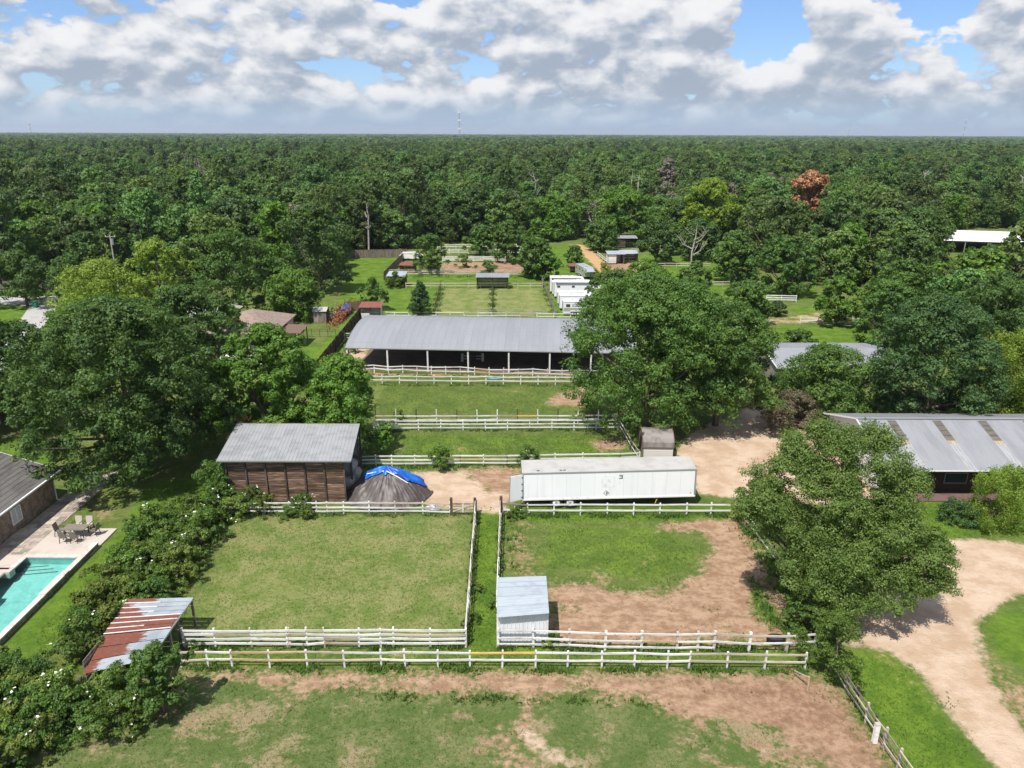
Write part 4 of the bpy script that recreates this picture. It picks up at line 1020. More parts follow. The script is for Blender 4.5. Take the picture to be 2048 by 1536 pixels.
for k in range(NR): box(st, 'roof_sheet', 'trailer_roof', T((TL*(k + .5)/NR, TW/2, TH + .005 + .004*(k % 2))), (TL/NR + .02, TW + .02, .03), ROT)
box(st, 'floor', 'dark_wood', T((TL/2, TW/2, .02)), (TL - .1, TW - .1, .1), ROT)
box(st, 'front_wall', 'trailer_white', T((TL - .03, TW/2, TH/2)), (.06, TW - .04, TH - .1), ROT)
box(st, 'corner_post', 'steel', T((.05, -.012, TH/2)), (.12, .08, TH), ROT); box(st, 'corner_post', 'steel', T((TL - .03, -.014, TH/2)), (.1, .06, TH), ROT); box(st, 'corner_post', 'steel', T((.05, TW, TH/2)), (.12, .08, TH), ROT)
box(st, 'rear_header', 'steel', T((.04, TW/2, TH - .1)), (.1, TW - .1, .18), ROT)
# open rear door
dl = obj('rear_door', None, st, T((-.02, -.03, 0)), (0, -tilt, R(204))); dl.empty_display_size = .1
def dbox(n, mt, c, s): return box(dl, n, mt, c, s)
dbox('door_skin', 'trailer_white', (.6, 0, TH/2), (1.14, .05, TH - .22))
for z in (.35, .95, 1.55, 2.15): dbox('hinge', 'dark_steel', (.05, .03, z), (.16, .04, .07))
dbox('door_edge', 'steel', (1.18, 0, TH/2), (.03, .07, TH - .2)); dbox('lock_rod', 'steel', (.9, -.05, TH/2), (.035, .035, TH - .2))
d2 = obj('rear_door_far', None, st, T((-.02, TW + .10, 0)), (0, -tilt, R(2))); box(d2, 'door_skin', 'trailer_white', (.6, 0, TH/2), (1.14, .05, TH - .22))
# running gear
for xw in (2.85, 4.02):
    for s, yw in ((0, .18), (1, TW - .18)):
        wh = obj('wheel', None, st, (xw, yw, .50)); wh.empty_display_size = .1
        m = MB(); m.tube([(0, -.14, 0), (0, .14, 0)], [.5, .5], 20); m.build('tyre', 'black_rubber', wh, smooth=False)
        m = MB(); m.tube([(0, -.150, 0), (0, -.13, 0)], [.29, .31], 16); m.build('rim', 'wheel_rim', wh)
        m = MB(); m.tube([(0, -.19, 0), (0, -.152, 0)], [.09, .11], 10); m.build('hub', 'steel', wh)
    m = MB(); m.tube([(xw, .2, .5), (xw, TW - .2, .5)], [.07, .07], 8); m.build('axle', 'dark_steel', st)
for y_ in (.75, TW - .75): beam(st, 'frame_rail', 'dark_steel', (1.6, y_, .68), (TL - .6, y_, .93), .1, .2)
box(st, 'bumper', 'steel', (.12, TW/2, .48), (.1, TW - .2, .12)); 
for y_ in (.5, TW - .5): beam(st, 'bumper_post', 'steel', (.12, y_, .45), (.12, y_, .78), .08, .08); beam(st, 'landing_leg', 'dark_steel', (11.6, y_, .02), (11.6, y_, 1.0), .14, .14); box(st, 'landing_foot', 'dark_steel', (11.6, y_, .03), (.3, .3, .06))
beam(st, 'landing_brace', 'steel', (11.6, .5, .35), (10.9, .8, .9), .05, .05)
beam(st, 'mud_flap', 'black_rubber', (2.15, .1, .45), (2.15, .6, .45), .02, .6); box(st, 'air_hose', 'yellow_paint', (11.3, .05, .62), (.06, .04, .5), (0, R(20), 0))
# faded prints and marks
def mark(name, mat, u, vz, su, sv, rot=0.): return box(st, name, mat, T((u, -.034, vz)), (su, .006, sv), (0, -tilt + rot, 0))
mark('faded_print', 'ghost_print', 7.2, 1.62, 1.15, 1.1)
for du, dv, su, sv in ((0, .17, .26, .06), (.02, .02, .2, .05), (0, -.14, .26, .06), (.13, .09, .07, .2), (.13, -.06, .07, .2)): mark('number_stroke', 'black_print', 8.22 + du, 1.98 + dv, su, sv)
for du, dv, su, sv in ((-.05, .0, .035, .16), (.02, .07, .12, .03), (.02, .0, .10, .03), (.02, -.07, .12, .03)): mark('letter_stroke', 'ghost_print', 8.12 + du, 1.48 + dv, su, sv)
mark('placard_border', 'black_print', 7.05, .52, .36, .36, R(45)); box(st, 'placard', 'white_trim', T((7.05, -.040, .52)), (.29, .006, .29), (0, -tilt + R(45), 0))
for du, dv, su, sv in ((.03, 0, .07, .20), (.08, .03, .05, .12)): box(st, 'placard_mark', 'black_print', T((7.05 + du, -.046, .52 + dv)), (su, .006, sv), (0, -tilt, 0))
mark('sticker', 'yellow_paint', 14.15, .35, .14, .1); mark('sticker', 'ghost_print', 14.2, .62, .2, .14)
for u in (2.0, 10.3): mark('scratch', 'ghost_print', u, .42, .03, .3)
for u in (3.4, 4.2, 4.6, 5.5): mark('reflector', 'black_print', u, .12, .2, .045)
for u, v_ in ((1.35, TH + .028), (3.25, TH + .028), (3.55, TH + .028)): box(st, 'roof_patch', 'dark_steel', T((u, .35, v_)), (.22, .16, .02), ROT)

# ================================================================== HORSE TRAILERS
def horse_trailer(name, label, p, rz, L, W, Ht, mat='horse_trailer', goose=True, detail=True, awning=False):
    t = thing(name, label, 'trailer', p, rz, 'horse trailers parked in a row')
    z0 = .42
    m = MB(); m.prism([(-.0, z0), (L, z0), (L, Ht*.62), (L + .02, Ht*.80), (L - .35, Ht), (.06, Ht), (0, Ht - .08)], 0, W, 'y'); m.build('body', mat, t)
    if goose:
        m = MB(); m.prism([(L + .03, Ht*.60), (L + 1.35, Ht*.60), (L + 1.75, Ht*.74), (L + 1.4, Ht*.94), (L - .3, Ht - .02), (L + .03, Ht*.8)], .06, W - .06, 'y'); m.build('gooseneck', mat, t)
        beam(t, 'hitch_post', 'dark_steel', (L + 1.3, W/2, .1), (L + 1.3, W/2, Ht*.6), .1, .1)
    for x in (L*.42, L*.42 + .85):
        for y in (-.02, W + .02):
            wh = obj('wheel', None, t, (x, y, .36)); m = MB(); m.tube([(0, -.1, 0), (0, .1, 0)], [.36, .36], 14); m.build('tyre', 'black_rubber', wh); m = MB(); m.tube([(0, -.112, 0), (0, .112, 0)], [.2, .2], 12); m.build('rim', 'wheel_rim', wh)
    m = MB(); m.prism([(L*.42 - .5, .72), (L*.42 - .42, .86), (L*.42 + 1.27, .86), (L*.42 + 1.35, .72)], -.14, -.005, 'y'); m.build('fender', mat, t)
    box(t, 'roof_trim', 'steel', (L/2, -.012, Ht - .12), (L - .1, .02, .06))
    box(t, 'tail_door', 'grey_canvas', (-.012, W/2, (z0 + Ht)/2), (.02, W - .3, Ht - z0 - .35))
    if detail:
        for x, w in ((.85, .62), (L - .45, .6)):
            wd = box(t, 'window', 'glass', (x, -.012, Ht*.70), (w, .02, .42)); 
            box(t, 'window_frame', 'dark_steel', (x, -.006, Ht*.70), (w + .1, .014, .52))
        for k in range(3): box(t, 'vent_slot', 'dark_steel', (1.75 + k*.5, -.012, Ht*.76), (.42, .02, .09)); box(t, 'vent_slot', 'dark_steel', (1.75 + k*.5, -.012, Ht*.66), (.42, .02, .09))
        box(t, 'lower_panel', 'silver_trailer', (L*.42, -.008, Ht*.42), (L*.8, .012, .6)); box(t, 'door', 'white_trim', (L - .45, -.009, Ht*.5), (.72, .014, 1.7))
    else:
        for x in (.8, L*.5, L - .8): box(t, 'window', 'glass', (x, -.012, Ht*.72), (.55, .02, .36))
    if awning:
        m = MB(); m.tube([(.35, -.14, Ht - .2), (L + .9, -.14, Ht - .2)], [.075, .075], 8); m.build('awning_roll', 'dark_steel', t)
        box(t, 'awning_bracket', 'black_print', (.4, -.12, Ht - .25), (.14, .16, .4))
    box(t, 'roof_vent', 'steel', (L*.4, W/2, Ht + .05), (.4, .4, .08)); box(t, 'roof_vent', 'steel', (L*.75, W/2, Ht + .05), (.4, .4, .08))
    return t
horse_trailer('horse_trailer', 'white horse trailer with dark windows and vents, nearest of the parked row', G(1126, 631), R(1), 4.0, 2.1, 2.5)
horse_trailer('horse_trailer', 'plain white horse trailer, second nearest in the parked row', G(1119, 621) , R(1), 5.2, 2.1, 2.7, detail=False)
horse_trailer('horse_trailer', 'white horse trailer with low roof, third in the parked row', G(1115, 611), R(2), 5.0, 2.0, 2.45, detail=False)
horse_trailer('horse_trailer', 'longest white living quarters trailer with a dark rolled awning', G(1108.5, 597), R(1), 7.2, 2.3, 3.2, detail=False, awning=True)
horse_trailer('horse_trailer', 'white trailer with grey door end, second farthest in the row', G(1105, 592), R(2), 5.4, 2.1, 2.7, detail=False)
horse_trailer('horse_trailer', 'white trailer with dark roll bar, farthest of the parked row', G(1100, 587), R(1), 5.2, 2.1, 3.2, detail=False, awning=True)
horse_trailer('horse_trailer', 'silver gooseneck stock trailer parked alone at the end of the sandy drive', G(1150, 548), R(-76), 6.0, 2.1, 2.4, 'silver_trailer', True, False)

# ================================================================== RUN-IN SHEDS AND FAR BUILDINGS
def run_in(name, label, p, W, D, Zf, Zb, roofm, wallm, rz=0., open_front=True, boards=6, nsheet=8, group=None):
    t = thing(name, label, 'shed', p, rz, group)
    sheet_roof(t, 'roof_sheet', roofm, (-.25, -.4, Zf), (W + .25, -.4, Zf), (-.25, D + .3, Zb), (W + .25, D + .3, Zb), nsheet, 2, .03)
    for x in (0, W/2, W): box(t, 'post', 'dark_wood', (x, 0, Zf/2 - .04), (.13, .13, Zf - .08)); box(t, 'back_post', 'dark_wood', (x, D, Zb/2 - .06), (.13, .13, Zb - .12))
    hb_ = min(Zf, Zb) - .15
    for k in range(boards):
        z = .2 + (hb_ - .2)*k/boards; h = (hb_ - .2)/boards - .05
        box(t, 'back_board', wallm, (W/2, D - .09, z + h/2), (W, .04, h)); box(t, 'side_board', wallm, (.0, D/2, z + h/2), (.04, D - .2, h)); box(t, 'side_board', wallm, (W, D/2, z + h/2), (.04, D - .2, h))
        if not open_front: box(t, 'front_board', wallm, (W*.25, -.09, z + h/2), (W*.5, .04, h))
    return t
p = G(954, 578); run_in('run_in_shed', 'wide open fronted shelter with grey roof at the head of two small paddocks', p, 6.3, 2.6, 2.45, 2.75, 'stable_roof_metal', 'grey_wood')
p = G(776, 574); run_in('run_in_shed', 'small dark shelter with patched pale roof by the left lawn', p, 3.4, 2.6, 2.3, 2.8, 'galvanised', 'dark_wood', R(-3), True, 6, 4)
p = G(1216, 528); run_in('pen_shelter', 'white board pen shelter with pale roof beside the orange drive', p, 3.9, 3.2, 2.4, 2.7, 'galvanised', 'white_paint', R(2), False, 4, 4, 'pen shelters by the drive')
p = G(1243, 526); run_in('pen_shelter', 'open railed pen shelter with pale roof, farther from the orange drive', p, 3.9, 3.0, 2.3, 2.7, 'galvanised', 'grey_wood', R(2), True, 3, 4, 'pen shelters by the drive')
p = G(1228, 496); run_in('tack_shed', 'dark long shed with white door end behind the railed pens', p, 6.2, 3.5, 2.7, 3.0, 'stable_roof_metal', 'dark_wood', R(0), False, 5, 6)
p = G(722, 640); t = run_in('red_roof_stall', 'small stall with faded red roof and white posts behind the arena', p, 3.3, 2.3, 2.25, 2.6, 'red_metal', 'white_paint', R(0), True, 3, 4)
box(t, 'front_panel', 'white_paint', (.8, -.06, .65), (1.4, .05, 1.1))
p = G(800, 545); run_in('low_red_shed', 'low rusty red roofed shelter beside the round tree', p, 3.2, 2.2, 1.7, 2.0, 'red_metal', 'grey_wood', R(-8), True, 3, 4)
p = G(1140, 545); run_in('red_pen_shed', 'reddish plank pen behind the silver trailer', p, 3.2, 2.2, 1.5, 1.7, 'red_metal', 'tan_rail', R(0), True, 3, 4)

# big white roof on the far right
bw = thing('white_roof_hall', 'large hall with bright white metal roof among the far right trees', 'hall', (115.0, 199.0, 0), R(-14))
for k in range(10): a, b = 28*k/10, 28*(k+1)/10; sheet_roof(bw, 'roof_sheet', 'shed_siding', (a, 0, 3.3), (b, 0, 3.3), (a, 13, 4.6), (b, 13, 4.6), 1, 4, .04); sheet_roof(bw, 'back_roof_sheet', 'shed_siding', (a, 26, 3.3), (b, 26, 3.3), (a, 13, 4.6), (b, 13, 4.6), 1, 4, .04)
for k in range(6): box(bw, 'post', 'steel', (.3 + k*5.4, .3, 1.6), (.2, .2, 3.2)); box(bw, 'post', 'steel', (.3 + k*5.4, 25.7, 1.6), (.2, .2, 3.2))
m = MB(); m.prism([(.3, 2.4), (25.7, 2.4), (25.7, 3.2), (13, 4.5), (.3, 3.2)], .1, .2, 'x'); m.build('gable_panel', 'shed_siding', bw)

# tan house behind the left trees
th = thing('tan_house', 'tan house with brown hip roof and white patio behind the left trees', 'house', G(418, 703), R(0))
hw, hd, hz = 9.2, 11.0, 2.9
for (nm, c, s) in (('wall', (hw/2, 0, hz/2), (hw, .2, hz)), ('side_wall', (hw, hd/2, hz/2), (.2, hd - .4, hz)), ('side_wall', (0, hd/2, hz/2), (.2, hd - .4, hz))): box(th, nm, 'tan_brick', c, s)
e = .5; rp = [(-e, -e, hz-.1), (hw+e, -e, hz-.1), (hw+e, hd+e, hz-.1), (-e, hd+e, hz-.1)]; k1, k2 = (hw*.45, hd*.45, hz+1.9), (hw*.5, hd*.6, hz+1.9)
obj('roof', pmesh('roof', rp + [k1, k2], [(0, 1, 4), (1, 2, 5, 4), (2, 3, 5), (3, 0, 4, 5)], 'brown_shingle'), th)
obj('soffit', pmesh('soffit', [(x, y, z - .03) for x, y, z in rp], [(3, 2, 1, 0)], 'white_trim'), th)
box(th, 'roof_vent', 'dark_steel', (hw*.42, hd*.22, hz + 1.0), (.5, .5, .35))
for x in (3.6, 6.6): box(th, 'glass_door', 'glass', (x, -.12, 1.1), (1.3, .04, 2.1)); box(th, 'door_frame', 'white_trim', (x, -.11, 1.1), (1.46, .03, 2.26))
sheet_roof(th, 'porch_roof', 'trim_brown', (hw + .2, 2.0, 2.3), (hw + 3.6, 2.0, 2.2), (hw + .2, 6.5, 2.5), (hw + 3.6, 6.5, 2.4), 4, 2, .02)
for x in (hw + .4, hw + 3.4): box(th, 'porch_post', 'trim_brown', (x, 2.2, 1.1), (.14, .14, 2.2)); box(th, 'porch_post', 'trim_brown', (x, 6.2, 1.1), (.14, .14, 2.2))
pa = tag(obj('patio', pmesh('patio', [tuple(G(440, 708))[:2] + (.02,), tuple(G(440, 735))[:2] + (.02,), tuple(G(520, 735))[:2] + (.02,), tuple(G(535, 704))[:2] + (.02,)], [(0, 1, 2, 3)], 'pale_concrete')), 'white concrete patio in front of the tan house', None, None, 'structure')
gh = thing('grey_roof_house', 'house with pale grey hip roof hidden by trees left of the tan house', 'house', G(335, 668), 0)
rp = [(-.5, -.5, 2.7), (9.5, -.5, 2.7), (9.5, 8, 2.7), (-.5, 8, 2.7)]
obj('roof', pmesh('roof', rp + [(3, 4, 4.4), (6, 4, 4.4)], [(0, 1, 5, 4), (1, 2, 5), (2, 3, 4, 5), (3, 0, 4)], 'asphalt'), gh); box(gh, 'wall', 'tan_brick', (4.5, 3.8, 1.3), (8.6, 7.6, 2.6))
gs = thing('garden_shed', 'small grey garden shed under the round tree by the dark fence', 'shed', G(628, 646), R(0))
for k in range(5): box(gs, 'wall_board', 'grey_wood', (.2 + k*.42, 0, 1.0), (.4, .05, 2.0))
box(gs, 'side_wall', 'dark_wood', (2.1, 1.1, 1.0), (.05, 2.2, 2.0)); obj('roof', pmesh('roof', [(-.15, -.2, 2.0), (2.25, -.2, 2.0), (2.25, 1.1, 2.5), (-.15, 1.1, 2.5), (2.25, 2.4, 2.0), (-.15, 2.4, 2.0)], [(0, 1, 2, 3), (3, 2, 4, 5)], 'asphalt'), gs)

# street on the left
rd = pmesh('road', [tuple(G(*q))[:2] + (.012,) for q in ((-60, 606), (-60, 592), (110, 592), (125, 604), (95, 640), (60, 700), (-20, 760), (-60, 760), (-20, 700), (40, 640), (60, 612))], [(0, 1, 2, 3, 4, 10), (4, 5, 9, 10), (5, 6, 7, 8, 9)], 'asphalt')
tag(obj('road', rd), 'pale street curving in front of the left houses', None, None, 'structure')
bn = thing('wheelie_bin', 'green wheeled rubbish bin at the kerb of the street', 'bin', G(72, 615))
m = MB(); m.prism([(-.28, 0), (.28, 0), (.34, 1.05), (-.34, 1.05)], -.33, .33, 'y'); m.build('body', 'green_plastic', bn); box(bn, 'lid', 'green_plastic', (0, -.02, 1.09), (.74, .74, .07), (R(4), 0, 0))
for s in (-1, 1): m = MB(); m.tube([(s*.3, .34, .12), (s*.36, .34, .12)], [.12, .12], 10); m.build('wheel', 'black_rubber', bn)
up_ = thing('utility_pole', 'grey utility pole with transformer rising from the left trees', 'pole', G(240, 590))
m = MB(); m.tube([(0, 0, 0), (0, 0, 11.6)], [.17, .12], 8); m.build('pole', 'pale_bark', up_)
m = MB(); m.tube([(.32, -.1, 9.7), (.32, -.1, 10.8)], [.28, .28], 12); m.build('transformer', 'steel', up_)
beam(up_, 'cross_arm', 'pale_bark', (-1.0, 0, 11.2), (1.0, 0, 11.2), .1, .12); 
for x in (-.85, .85, 0): m = MB(); m.tube([(x, 0, 11.25), (x, 0, 11.5)], [.05, .04], 6); m.build('insulator', 'white_trim', up_)

# ================================================================== FENCES
def fence(name, label, pts, heights, post_h, pm='white_paint', rm='white_paint', rail_h=.13, group='paddock fences', world=False, alt=None, pw_=.105, sag=.02, cat='fence', rail_on='front', post_every=None, tilt_=.025):
    W = [Vector((p[0], p[1], 0)) if world else G(*p) for p in pts]
    if post_every:
        dense = []
        for a, b in zip(W[:-1], W[1:]):
            n = max(1, round((b-a).length/post_every)); dense += [a.lerp(b, i/n) for i in range(n)]
        W = dense + [W[-1]]
    t = thing(name, label, cat, W[0], 0, group); O_ = W[0]
    tops = []
    for i, w in enumerate(W):
        p = w - O_; hgt = post_h*random.uniform(.97, 1.05); mt = pm if isinstance(pm, str) else random.choice(pm)
        d = (W[min(i+1, len(W)-1)] - W[max(i-1, 0)]); rz = math.atan2(d.y, d.x)
        o = box(t, 'post', mt, (p.x, p.y, hgt/2 - .05), (pw_, pw_, hgt + .1), (random.gauss(0, tilt_*.6), random.gauss(0, tilt_*.6), rz))
        tops.append([h + random.gauss(0, sag) for h in heights])
    for i in range(len(W)-1):
        a, b = W[i] - O_, W[i+1] - O_; d = (b-a).normalized(); nrm = Vector((d.y, -d.x, 0))
        if nrm.y > 0 and abs(nrm.y) > .3: nrm = -nrm
        for k, h in enumerate(heights):
            mt = rm if isinstance(rm, str) else random.choice(rm)
            if alt and (i, k) in alt: mt = alt[(i, k)]
            if mt is None: continue
            off = nrm*(pw_/2 + .024)
            beam(t, 'rail', mt, a + off + Vector((0, 0, tops[i][k])), b + off + Vector((0, 0, tops[i+1][k] + random.gauss(0, .006))), .04, rail_h*random.uniform(.9, 1.05), ext=-.012)
    return t
WP = 'white_paint'
xs_ = [364, 417, 465, 540, 615, 689, 763, 810, 876, 940, 1005, 1071, 1135, 1203, 1268, 1334, 1378, 1453, 1529, 1609]
alt = {(2, 0): 'tan_rail', (2, 1): 'tan_rail', (3, 0): 'tan_rail', (3, 1): 'tan_rail', (0, 0): 'bare_rail', (0, 1): 'bare_rail', (4, 0): 'bare_rail', (4, 1): 'bare_rail', (5, 0): 'bare_rail', (9, 1): 'new_lumber', (10, 1): 'new_lumber'}
for k in (16, 17, 18): alt[(k, 0)] = 'bare_rail'; alt[(k, 1)] = 'bare_rail'
fence('board_fence', 'two rail white and tan fence, nearest to the camera', [(x, 1333 + 4*max(0, (x-900)/700)) for x in xs_], (.52, 1.05), 1.18, WP, WP, alt=alt, sag=.03)
xs_ = [369, 432, 504, 576, 581, 615, 650, 719, 762, 788, 861, 932]
fence('board_fence', 'four rail white fence along the near side of the left paddock', [(x, 1293) for x in xs_], (.28, .62, .92, 1.22), 1.36, [WP, WP, 'bare_rail'], [WP, WP, WP, 'bare_rail'], sag=.03, rail_h=.15)
fence('board_fence', 'three rail white fence in front of the small tin shed', [(996, 1293), (1066, 1293), (1138, 1295), (1210, 1298), (1282, 1299), (1353, 1300), (1394, 1300), (1427, 1300), (1497, 1303), (1572, 1303), (1628, 1300)], (.25, .68, 1.22), 1.34, [WP, WP, 'bare_rail'], WP,
      alt={(7, 0): None, (8, 0): None, (9, 0): None, (8, 2): 'bare_rail', (7, 2): 'bare_rail', (4, 1): 'tan_rail'}, sag=.02, pw_=.15)
fence('lane_fence', 'weathered rail fence on the left side of the mown lane', [(-2.93, 54.6), (-2.75, 37.9)], (.35, .75, 1.15), 1.3, [WP, 'bare_rail', 'grey_wood'], [WP, 'bare_rail', WP], world=True, post_every=2.1, sag=.05, tilt_=.05)
fence('lane_fence', 'rail fence on the right side of the lane above the tin shed', [(-.86, 54.6), (-.9, 41.3)], (.35, .75, 1.15), 1.3, [WP, 'bare_rail', 'grey_wood'], [WP, 'bare_rail', WP], world=True, post_every=2.1, sag=.05, tilt_=.05)
xs_ = [430, 480, 530, 580, 634, 655, 688, 739, 791, 846, 900]
fence('board_fence', 'white rail fence in front of the plank barn and tarped heap', [(x, 1026 + (2 if x > 880 else 0)) for x in xs_], (.22, .55, .98), 1.08, [WP, WP, 'bare_rail'], WP, alt={(7, 2): 'bare_rail', (8, 2): 'bare_rail', (9, 2): 'bare_rail', (9, 1): 'bare_rail'}, sag=.02)
# wooden gate at the lane head
ga = G(903, 1028); gb = G(950, 1027)
gt = thing('wooden_gate', 'small weathered wooden gate between two dark posts at the lane head', 'gate', ga)
L_ = (gb - ga).length
for x, hh in ((0, 1.5), (L_, 1.5)): box(gt, 'gate_post', 'dark_wood', (x, 0, hh/2), (.2, .2, hh))
for z, mt in ((.3, 'bare_rail'), (.62, 'bare_rail'), (1.0, 'grey_wood')): beam(gt, 'gate_rail', mt, (.12, -.1, z), (L_ - .12, -.1, z), .04, .13)
beam(gt, 'gate_brace', 'bare_rail', (.15, -.145, .3), (L_ - .15, -.145, 1.0), .03, .1); box(gt, 'gate_upright', WP, (L_/2, -.16, .65), (.12, .03, .8))
fence('board_fence', 'two rail white fence in front of the semi trailer', [(1005, 1027), (1055, 1029)] + [(x, 1029) for x in (1107.7, 1160.6, 1214, 1266.6, 1319, 1372.6, 1421, 1470)], (.42, .95), 1.08, [WP], WP, alt={(0, 1): 'grey_wood', (0, 0): WP}, sag=.015)
dp_ = thing('dark_gate_post', 'dark round wooden post at the right side of the lane head', 'post', G(1005, 1025.0) + Vector((-.12, -.2, 0)))
m = MB(); m.tube([(0, 0, 0), (0, 0, 1.62)], [.13, .12], 10); m.build('post', 'dark_wood', dp_)
# curved right-hand fence of the right paddock
fence('side_fence', 'grey rail fence bending around the feathery tree on the right', [(18.75, 55.0), (18.95, 52.8), (19.25, 50.2), (19.4, 47.6), (19.5, 45.3), (19.55, 43.2), (19.6, 41.0), (19.6, 38.2)], (.5, 1.05), 1.3, 'grey_wood', ['bare_rail', WP, 'bare_rail'], world=True, sag=.04, tilt_=.05)
fence('side_fence', 'dark wire and rail fence running out at the bottom right', [(19.1, 35.8), (19.05, 34.0), (19.1, 32.9), (19.15, 31.8), (19.2, 30.9), (19.28, 30.0), (19.36, 28.7), (19.5, 27.0), (19.6, 25.4)], (.35, .75, 1.1), 1.28, ['grey_wood', 'dark_wood', 'bare_rail'], ['grey_wood', 'bare_rail', 'grey_wood'], world=True, sag=.03, rail_h=.09)
wp_ = thing('white_gate_post', 'stout white post in the bottom right wire fence', 'post', Vector((18.95, 30.35, 0)))
box(wp_, 'post', WP, (0, 0, .6), (.22, .22, 1.2)); box(wp_, 'cap', 'bare_rail', (0, 0, 1.215), (.25, .25, .03))
sp_ = thing('leaning_stake', 'lone leaning stake at the corner of the near fence', 'post', G(1615, 1382))
beam(sp_, 'stake', 'tan_rail', (0, 0, 0), (-.05, 0, 1.0), .07, .07); beam(sp_, 'brace', 'bare_rail', (-.05, 0, .95), (-.35, 1.2, .4), .05, .06)
# yard and middle fences
fence('board_fence', 'three rail white fence behind the straw yard', [(722, 931), (752, 931), (784, 931), (830, 931), (876, 931), (921, 930), (967, 930), (1014, 930), (1060, 929), (1110, 928), (1165, 927), (1240, 926), (1278, 924)], (.25, .62, 1.0), 1.12, [WP, WP, 'dark_wood'], WP, sag=.015, alt={(7, 1): 'bare_rail', (5, 1): 'tan_rail', (6, 2): 'bare_rail'})
fence('board_fence', 'front row of the double white fence below the middle paddock', [(748, 860), (1236, 858)], (.25, .66, 1.05), 1.12, [WP], WP, post_every=2.45, sag=.012, group='double fence rows')
fence('board_fence', 'back row of the double white fence, with tall dark posts', [(752, 846), (1236, 845)], (.40, .85), 1.55, ['dark_wood', 'dark_wood', WP], [WP, WP, 'bare_rail'], post_every=2.3, sag=.015, group='double fence rows', alt={(7, 1): 'new_lumber'})
fence('side_fence', 'grey rail fence from the double fence towards the rounded shed', [(1240, 857), (1251, 876), (1263, 898), (1277, 920)], (.4, .95), 1.1, 'grey_wood', ['bare_rail', WP], sag=.03)
fence('board_fence', 'two rail white fence just outside the arena', [(730, 766), (1180, 769)], (.42, .95), 1.08, WP, WP, post_every=2.25, sag=.02)
fence('board_fence', 'wavy white rail fence between the arena roof posts', [(-22, 92.9), (16, 90.6)], (.42, .92), 1.05, [WP, WP, 'bare_rail'], WP, world=True, post_every=1.9, sag=.07, alt={(9, 1): 'tan_rail', (9, 0): 'tan_rail'})
fence('board_fence', 'white rail fence behind the arena roof', [(762, 636), (900, 636), (1040, 637), (1175, 640)], (.5, 1.0), 1.1, WP, [WP, WP, 'bare_rail'], post_every=2.6, sag=.03)
fence('board_fence', 'short white fence piece by the arena left end', [(689, 679), (706, 679)], (.3, .65, 1.0), 1.2, WP, WP, post_every=1.6)
# privacy fences
def picket(name, label, a, b, hgt, mat, n, group=None, cap=True, rails=True, side=1):
    a, b = (G(*a) if len(a) == 2 else Vector(a)), (G(*b) if len(b) == 2 else Vector(b)); t = thing(name, label, 'fence', a, 0, group); d = (b-a); L = d.length; u = d.normalized(); rz = math.atan2(d.y, d.x)
    for i in range(n):
        h = hgt + random.gauss(0, .03); c = d*((i + .5)/n); box(t, 'picket', mat, (c.x, c.y, h/2), (L/n - .012, .025, h), (random.gauss(0, .006), random.gauss(0, .012), rz))
    nr = Vector((-u.y, u.x, 0))*.05*side
    for z in (.35, 1.0, hgt - .25): beam(t, 'fence_rail', mat, nr + Vector((0, 0, z)), d + nr + Vector((0, 0, z)), .05, .09)
    for k in range(int(L/2.4) + 1): c = u*min(L, 2.4*k) + nr*1.8; box(t, 'post', mat, (c.x, c.y, hgt*.5), (.1, .1, hgt), (0, 0, rz))
    return t
picket('privacy_fence', 'dark stained privacy fence running back beside the arena', (-25.5, 90.5, 0), (-25.9, 127.5, 0), 1.9, 'dark_wood', 120, side=-1)
picket('privacy_fence', 'grey weathered privacy fence across the back of the left lawn', (688, 516), (815, 514), 2.0, 'picket_wood', 95)
picket('privacy_fence', 'dark privacy fence along the right edge of the left lawn', (768, 560), (812, 515), 1.8, 'picket_wood', 90)
picket('privacy_fence', 'brown privacy fence beyond the street on the left', (-10, 582), (118, 580), 1.9, 'picket_wood', 70)
picket('privacy_fence', 'reddish board fence in the shade behind the blue tarp', (690, 622), (727, 620), 1.7, 'trim_brown', 20)
wl = thing('wire_fence', 'low dark wire fence across the lawn behind the tan house', 'fence', G(560, 674))
e_ = G(672, 673) - G(560, 674)
for k in range(8): c = e_*(k/7); box(wl, 'post', 'dark_steel', (c.x, c.y, .6), (.06, .06, 1.2))
for z in (.05, .4, .8, 1.15): beam(wl, 'wire', 'dark_steel', (0, 0, z), (e_.x, e_.y, z), .015, .02)
